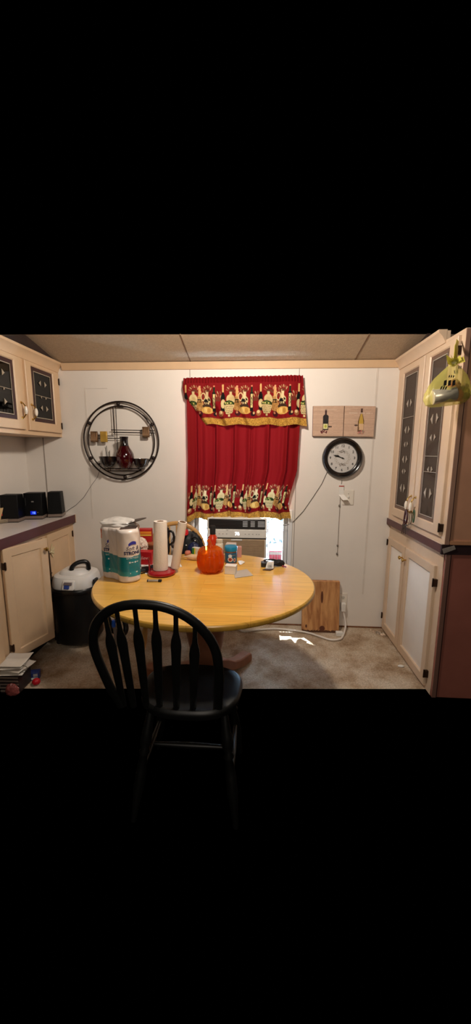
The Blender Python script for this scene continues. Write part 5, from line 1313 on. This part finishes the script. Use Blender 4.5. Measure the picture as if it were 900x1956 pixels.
mb = MB(); mb.add([(p.x - .046, p.y - .02, TZ + .0008), (p.x + .0, p.y - .026, TZ + .0008), (p.x + .02, p.y + .004, TZ + .0015), (p.x - .03, p.y, TZ + .0015), (p.x - .046, p.y - .02, TZ + .005), (p.x + .0, p.y - .026, TZ + .005), (p.x + .02, p.y + .002, TZ + .006), (p.x - .03, p.y - .002, TZ + .006)], [(3, 2, 1, 0), (4, 5, 6, 7), (0, 1, 5, 4), (1, 2, 6, 5), (2, 3, 7, 6), (3, 0, 4, 7)]); mb.build('tag_front', mat('tag_brown', (74, 50, 36), .6), t)
for k in range(4):
    mb = MB(); mb.add([(p.x - .016 + q * .03, p.y + .006 + z * .30 - .0012, TZ + .012 + k * .007 + z) for q, z in ((0, 0), (.9, .001), (.9, .003), (0, .002))], [(0, 1, 2, 3)]); mb.build('printed_line', MATS['print_grey'], t)

# red bottle crate behind the pane, on the sill
t = thing('pink_carton', 'pink and white carton on the sill behind the right window pane', 'carton', (.165, .045, .53))
mb = MB(); mb.box(.105, .215, .032, .052, .53, .645); mb.build('carton', mat('carton_pink', (226, 110, 130), .5), t, bev=.002)
mb = MB(); mb.box(.108, .212, .0305, .032, .612, .635); mb.build('white_band', WHITE, t)

# ------------------------------------------------------------------ hutch extras: bag, keys, tag
BG = on_y(857, 741, -.955)
t = thing('grocery_bag', 'knotted yellow plastic grocery bag hanging from the hutch door', 'bag', BG)
YF = mat('yellow_film', (236, 228, 128), .3, var=.06, trans=.3, spec=.6, alpha=.36)
YD = mat('yellow_film_dense', (226, 214, 90), .35, var=.08, trans=.35, spec=.6)
prof_b = [(.0001, -.086), (.07, -.086), (.092, -.076), (.102, -.05), (.104, -.02), (.092, .02), (.070, .055), (.046, .085), (.022, .108), (.011, .118)]
def bmod(a, z):
    q = 1 + .07 * math.sin(5 * a + 1) * math.sin(z * 30) + .05 * math.sin(9 * a + z * 40) + .04 * math.cos(2 * a)
    return q
mb = MB(); mb.lathe(prof_b, 64, mod=bmod, P=lambda x, y, z: (BG.x + x * .98 + z * .10, BG.y + y * .62, BG.z + z + .10 * x)); mb.build('bag_film', YF, t, smooth=40)
top = BG + Vector((.012, 0, .118))
mb = MB()
for a, L_, w in ((2.7, .055, .018), (3.4, .045, .02), (.3, .04, .018), (.9, .035, .016), (2.2, .04, .016)):
    d = Vector((math.cos(a), -.35, math.sin(a) * .5 + .12)); e_ = top + d * L_
    mb.add([top + Vector((0, 0, -.01)), top + Vector((0, -.004, .012)), e_ + Vector((0, 0, w)), e_ + Vector((.004, -.012, -w * .6))], [(0, 1, 2, 3)])
mb.lathe([(.0001, -.018), (.013, -.012), (.017, 0), (.012, .014), (.0001, .018)], 16, c=top, mod=lambda a, z: 1 + .15 * math.sin(4 * a))
mb.build('knot', YD, t, smooth=40, recalc=False)
hk = Vector((1.030, -.842, 2.035))
mb = MB(); mb.tube(smooth_pts([top, top.lerp(hk, .3) + Vector((.004, 0, 0)), top.lerp(hk, .7), hk], 4), [(.004, .014)] * 4 + [(.004, .017)] * 5 + [(.003, .012)] * 4, 10, flat=Vector((.5, -1, 0))); mb.build('strap', YD, t, smooth=60)
mb = MB()
for (x, z, w, h, rot) in ((.052, .092, .012, .010, .2), (.030, .070, .014, .012, .1), (.004, .046, .020, .008, .4), (-.012, .012, .040, .016, .25), (-.040, -.012, .022, .010, .2)):
    for k in range(3):
        xx = x + (k - 1) * w * .5 - .02; q = w * .22
        mb.add([(BG.x + xx - q, 0, BG.z + z - h), (BG.x + xx + q * .6, 0, BG.z + z - h + .004), (BG.x + xx + q * 1.4, 0, BG.z + z + h), (BG.x + xx - q * .2, 0, BG.z + z + h - .005)], [(0, 1, 2, 3)])
mb.v = [(x + .012 * 0, BG.y - .068 * max(.25, 1 - max(0, (z - BG.z) / .12)) - .006, z) for x, y, z in mb.v]
mb.build('black_lettering', mat('ink_black', (20, 18, 14), .5), t)
# goods in the bag
c0_ = BG + Vector((-.088, -.028, -.050)); c1_ = BG + Vector((.018, -.038, -.034)); ax_ = (c1_ - c0_).normalized()
t = thing('food_tin', 'shiny silver tin lying sideways in the yellow bag', 'tin', BG + Vector((-.04, 0, -.08)))
mb = MB(); mb.tube([c0_, c0_ + ax_ * .004, c0_.lerp(c1_, .5), c1_ - ax_ * .004, c1_], [.034, .037, .0365, .037, .034], 32); mb.build('tin', mat('tin_pale', (214, 204, 180), .25, metal=.5, var=.2, scale=20), t, smooth=40)
mb = MB(); mb.tube([c1_, c1_ + ax_ * .002], [.031, .031], 24); mb.build('tin_end', mat('tin_end', (120, 104, 88), .3, metal=.6), t)
for i, (dx, dz, rz, col, lb) in enumerate(((.042, -.045, .25, (196, 84, 56), 'crumpled orange-red snack packet at the middle of the yellow bag'), (.028, -.0, -.15, (150, 56, 42), 'dark red snack packet standing above the tin in the bag'), (.078, -.032, -.3, (150, 136, 54), 'olive green packet at the right end of the yellow bag'))):
    mb = crumple(tuple(BG + Vector((dx, -.002 + .004 * i, dz))), .030, .022, .040, 50 + i, amp=.25)
    tag(mb.build('snack_packet', mat('packet_%s' % ('orange', 'maroon', 'olive')[i], col, .35, var=.25, scale=25), None, smooth=30), lb, 'packet')
# keys hanging from the left hutch handle
hx = 1.0
t = thing('key_bunch', 'bunch of keys on a maroon strap hanging from the left hutch handle', 'keys', (1.005, -.455, 1.07))
kp = lambda px, py: tuple(on_x(px, py, 1.012))
mb = MB(); mb.tube(smooth_pts([kp(775, 968), kp(777, 978), kp(778, 990), kp(775, 1000), kp(772, 1000), kp(773, 988), kp(775, 976)], 4), .0065, 8); mb.build('strap', mat('strap_maroon', (64, 26, 32), .5), t, smooth=60)
mb = MB(); cpk = Vector(kp(773, 996)); mb.tube([cpk + Vector((0, .016 * math.cos(q), .016 * math.sin(q))) for q in [2 * PI * i / 20 for i in range(20)]], .0022, 6, closed=True); mb.build('split_ring', CHROME, t, smooth=60)
for (x0, y0, x1, y1, m_) in ((771, 1000, 767, 1019, 'dark_key'), (773, 1001, 770, 1020, 'dark_key'), (774, 1000, 774, 1021, 'dark_key'), (776, 1003, 779, 1004, 'dark_key'), (772, 998, 770, 1011, 'dark_key'), (775, 1001, 776, 1012, 'dark_key')):
    A = Vector(kp(x0, y0)); B = Vector(kp(x1, y1)); d_ = (B - A); 
    mb = MB(); mb.tube([A, A.lerp(B, .12), A.lerp(B, .32), A.lerp(B, .38), B], [(.0012, .004), (.0012, .010), (.0012, .009), (.0012, .0045), (.0012, .0035)], 8, flat=Vector((1, .3, 0)))
    mb.build('key', mat('dark_key', (70, 58, 50), .3, metal=.8), t, smooth=40)
kq = [kp(779, 974), kp(783, 974), kp(786, 985), kp(785, 999), kp(779, 1003)]
mb = MB(); mb.tube(smooth_pts(kq, 4), .0022, 6); mb.build('cord_loop', mat('loop_brown', (52, 34, 28), .5), t, smooth=60)
t = thing('carabiner', 'green snap hook hanging from the right hutch handle', 'hook', (1.01, -.545, 1.07))
ctr = Vector(on_x(790.5, 986, 1.006)); 
mb = MB(); mb.tube([ctr + Vector((0, .012 * math.cos(q), .040 * math.sin(q))) for q in [2 * PI * i / 28 for i in range(28)]], .0042, 8, closed=True); mb.build('body', mat('hook_green', (70, 96, 74), .3, metal=.4), t, smooth=60)
mb = MB(); mb.tube([ctr + Vector((0, .009, .022)), ctr + Vector((0, .010, -.02))], .0028, 8); mb.build('gate', CHROME, t, smooth=60)
mb = MB(); mb.tube([ctr + Vector((0, 0, .040)), ctr + Vector((.004, 0, .062))], .0025, 6); mb.build('hanger', BRASS, t)
# tag on the counter end
t = thing('price_tag', 'small grey tag stuck crooked on the dark end of the hutch counter', 'tag', (1.09, -.872, .905))
a = [on_y(845.5, 1049, -.873), on_y(868.5, 1042.5, -.873), on_y(871, 1049, -.873), on_y(848, 1057.5, -.873)]
mb = MB(); mb.add([tuple(p) for p in a] + [(p.x, p.y + .0035, p.z) for p in a], [(0, 1, 2, 3), (7, 6, 5, 4), (0, 4, 5, 1), (1, 5, 6, 2), (2, 6, 7, 3), (3, 7, 4, 0)]); mb.build('tag', mat('tag_grey', (150, 140, 132), .4, metal=.2, var=.15, scale=60), t)

# things seen through the hutch panes
def glassware(name, label, s, z, r, h, m, P_, d=-.12, cat='glass'):
    c = P_(s, d, z)
    mb = MB(); mb.lathe([(.0001, .001), (r * .7, .001), (r * .95, h * .3), (r, h), (r * .93, h), (r * .86, h * .3), (.0001, .008)], 20, c=c)
    tag(mb.build(name, m, None, smooth=50), label, cat)
GLA = mat('pale_glassware', (205, 200, 194), .15, var=.1)
glassware('drinking_glass', 'pale tumbler on the upper shelf behind the right hutch pane', .66, 1.6945, .038, .13, GLA, PU)
glassware('drinking_glass', 'pale tumbler standing low inside the right hutch door, beside its handle', .58, .972, .034, .15, GLA, PU)
glassware('mug', 'white mug on the lower shelf behind the right hutch pane', .70, 1.3345, .040, .085, mat('mug_white', (226, 218, 208), .3), PU, cat='mug')
glassware('mug', 'dark mug on the lower shelf behind the right hutch pane', .60, 1.3345, .040, .095, mat('mug_dark', (60, 40, 34), .3), PU, cat='mug')
glassware('drinking_glass', 'pale tumbler on the lower shelf behind the left hutch pane', .30, 1.3345, .034, .12, GLA, PU)
glassware('serving_bowl', 'pale bowl on the cabinet floor behind the far leaded pane on the left', .24, 1.5905, .085, .09, mat('bowl_stone', (190, 176, 160), .3), PL(-1.60), d=-.12, cat='bowl')
c = PL(-1.60)(.64, -.20, 1.8425)
mb = MB(); mb.lathe([(.0001, 0), (.07, 0), (.11, .012), (.11, .016), (.07, .005), (.0001, .005)], 32, P=lambda x, y, z: (c[0] + z, c[1] + x, c[2] + .108 + y)); tag(mb.build('display_plate', mat('plate_grey', (190, 180, 168), .25), None, smooth=40), 'round pale plate standing behind the near leaded pane at the left edge', 'plate')

# ------------------------------------------------------------------ floor bits
t = thing('paper_scrap', 'white paper scrap on the carpet beside the hutch doors', 'paper', tuple(on_z(766, 1274, 0)))
p = on_z(766, 1274, .0); mb = crumple((p.x, p.y, .006), .020, .010, .008, 61, amp=.3); mb.build('scrap', PAPER, t, smooth=30)
mb = MB(); p = on_z(726, 1210, .0)
for i in range(46):
    x = p.x + rnd.gauss(0, .032); y = p.y + rnd.gauss(0, .014) - (x - p.x) * .5; s = .004 + rnd.random() * .008
    if x > 1.058: x = 1.05 - rnd.random() * .03
    mb.add([(x - s, y - s * .5, .001), (x + s, y - s * .7, .001), (x + s * .6, y + s, .001), (x, y, .002 + s * 1.2)], [(0, 1, 3), (1, 2, 3), (2, 0, 3), (2, 1, 0)])
o = mb.build('floor_crumbs', mat('crumb_mixed', (190, 170, 150), .8, var=.9, scale=60)); tag(o, 'scatter of pale and dark crumbs at the foot of the hutch', 'crumbs'); o['kind'] = 'stuff'
# mail pile at the lower left
PBX = Vector((-1.478, -.945, 0))
t, Pq = slab('magazine_stack', 'dark stack of magazines on the floor under the loose mail', 'magazines', (PBX.x - .006, PBX.y + .0, 0.0005), (.115, .13, .12), .04, mat('mag_dark', (40, 30, 30), .5, var=.3), .004, tuple(('page_edge', (-.058, .058, -.0658, -.065, .012 + k * .022, .022 + k * .022), mat('page_edge', (120, 104, 92), .7)) for k in range(5)))
for i, (dx, dy, rz, w, d, z, lb) in enumerate(((.0, .0, .10, .155, .15, .1215, 'bent white envelope at the bottom of the mail pile by the left cupboard'), (.010, .0, -.15, .15, .14, .140, 'white envelope in the middle of the mail pile by the left cupboard'), (-.005, .0, .2, .14, .15, .158, 'white envelope second from the top of the mail pile'), (.004, .0, .05, .145, .14, .176, 'topmost white envelope on the mail pile by the left cupboard'))):
    t = thing('envelope', lb, 'mail', (PBX.x + dx, PBX.y + dy, z), rz); M = WORLD[t.name]
    Pq = lambda x, y, q: tuple(M @ Vector((x, y, q)))
    mb = MB(); n = 12
    wv = lambda u, v: .010 * (math.sin(u * 4 + i) * .5 + .5) * v + .004 * math.sin(v * 5 + i)
    mb.grid(lambda u, v: Pq((u - .5) * w, (v - .5) * d, .006 + wv(u, v)), n, n)
    mb.build('envelope', mat('mail_%d' % i, ((206, 198, 188), (196, 186, 174), (214, 206, 196), (208, 200, 190))[i], .7), t, smooth=60, solid=.002)
    mb = MB(); mb.grid(lambda u, v: Pq((u - .5) * w * .98, (v * .35 + .10) * d, .0078 + wv(u, v * .35 + .6)), n, 4); mb.build('flap', mat('mail_flap', (192, 182, 172), .7), t, smooth=60)
mb = MB(); mb.tube(smooth_pts([on_y(0, 1283, -.99), on_y(12, 1288, -.995), on_y(30, 1281, -.995), on_y(48, 1281, -.99), on_y(52, 1276, -.99), on_y(47, 1272, -.985), on_y(36, 1271, -.985)], 4), .0025, 6); tag(mb.build('charging_wire', mat('wire_dark_grey', (110, 100, 84), .5), None, smooth=60), 'thin grey wire curled over the front of the mail pile', 'wire')
bq = on_z(57, 1301, 0)
slab('blue_carton', 'small blue carton with a white label beside the mail pile', 'carton', (bq.x + .012, bq.y + .026, .0005), (.072, .045, .052), .30, mat('carton_blue', (28, 44, 104), .4), .002, (('white_label', (-.030, .030, -.0237, -.0227, .006, .020), WPR), ('label_window', (.004, .030, -.0243, -.0231, .026, .046), mat('window_grey', (160, 156, 160), .4))))
rq = on_z(66, 1312, 0); mb = crumple((rq.x, rq.y + .02, .022), .024, .022, .022, 71, amp=.1); tag(mb.build('red_ball', mat('ball_red', (190, 20, 36), .4), None, smooth=50), 'shiny red crumpled ball in front of the blue carton', 'ball')
p = on_z(40, 1316, 0); mb = crumple((p.x, -1.035, .04), .040, .018, .045, 72, amp=.15); tag(mb.build('plastic_wrapper', mat('wrapper_pink', (150, 80, 76), .25, var=.3, trans=.15, scale=30), None, smooth=40), 'pinkish plastic wrapper against the front of the mail pile', 'wrapper')

# ------------------------------------------------------------------ light
def light(name, kind, loc, power, col, size=.1, rot=None):
    l = bpy.data.lights.new(name, kind); l.energy = power; l.color = col
    if kind == 'POINT': l.shadow_soft_size = size
    if kind == 'AREA': l.size = size
    if kind == 'SUN': l.angle = size
    o = bpy.data.objects.new(name, l); COL.objects.link(o); o.location = loc
    if rot: o.rotation_euler = rot
    return o
light('dining_lamp', 'POINT', (-.08, -1.2, 2.18), 74, (1.0, .88, .74), .07)
kl = light('fill_light', 'AREA', (.1, -4.2, 2.2), 22, (1.0, .88, .74), 1.2, (math.radians(62), 0, 0))  # added soft fill from behind the camera, not a known lamp
sd = Vector((.10, -.20, -1)).normalized()
sl = light('sun_beam', 'SPOT', Vector((-.12, .05, .80)) - sd * 9, 40000, (1, .97, .92))
sl.data.spot_size = 2 * math.atan(.46 / 9); sl.data.spot_blend = 0; sl.data.shadow_soft_size = .04
sl.rotation_euler = sd.to_track_quat('-Z', 'Y').to_euler()
w = bpy.data.worlds.new('world'); scn.world = w; w.use_nodes = True
w.node_tree.nodes['Background'].inputs[0].default_value = (0, 0, 0, 1); w.node_tree.nodes['Background'].inputs[1].default_value = 0

scn.view_settings.view_transform = 'Standard'; scn.view_settings.look = 'None'
scn.view_settings.exposure = 0; scn.view_settings.gamma = 1; scn.view_settings.use_curve_mapping = False
scn.cycles.use_denoising = True
scn.cycles.max_bounces = 10; scn.cycles.transparent_max_bounces = 16; scn.cycles.sample_clamp_indirect = 4
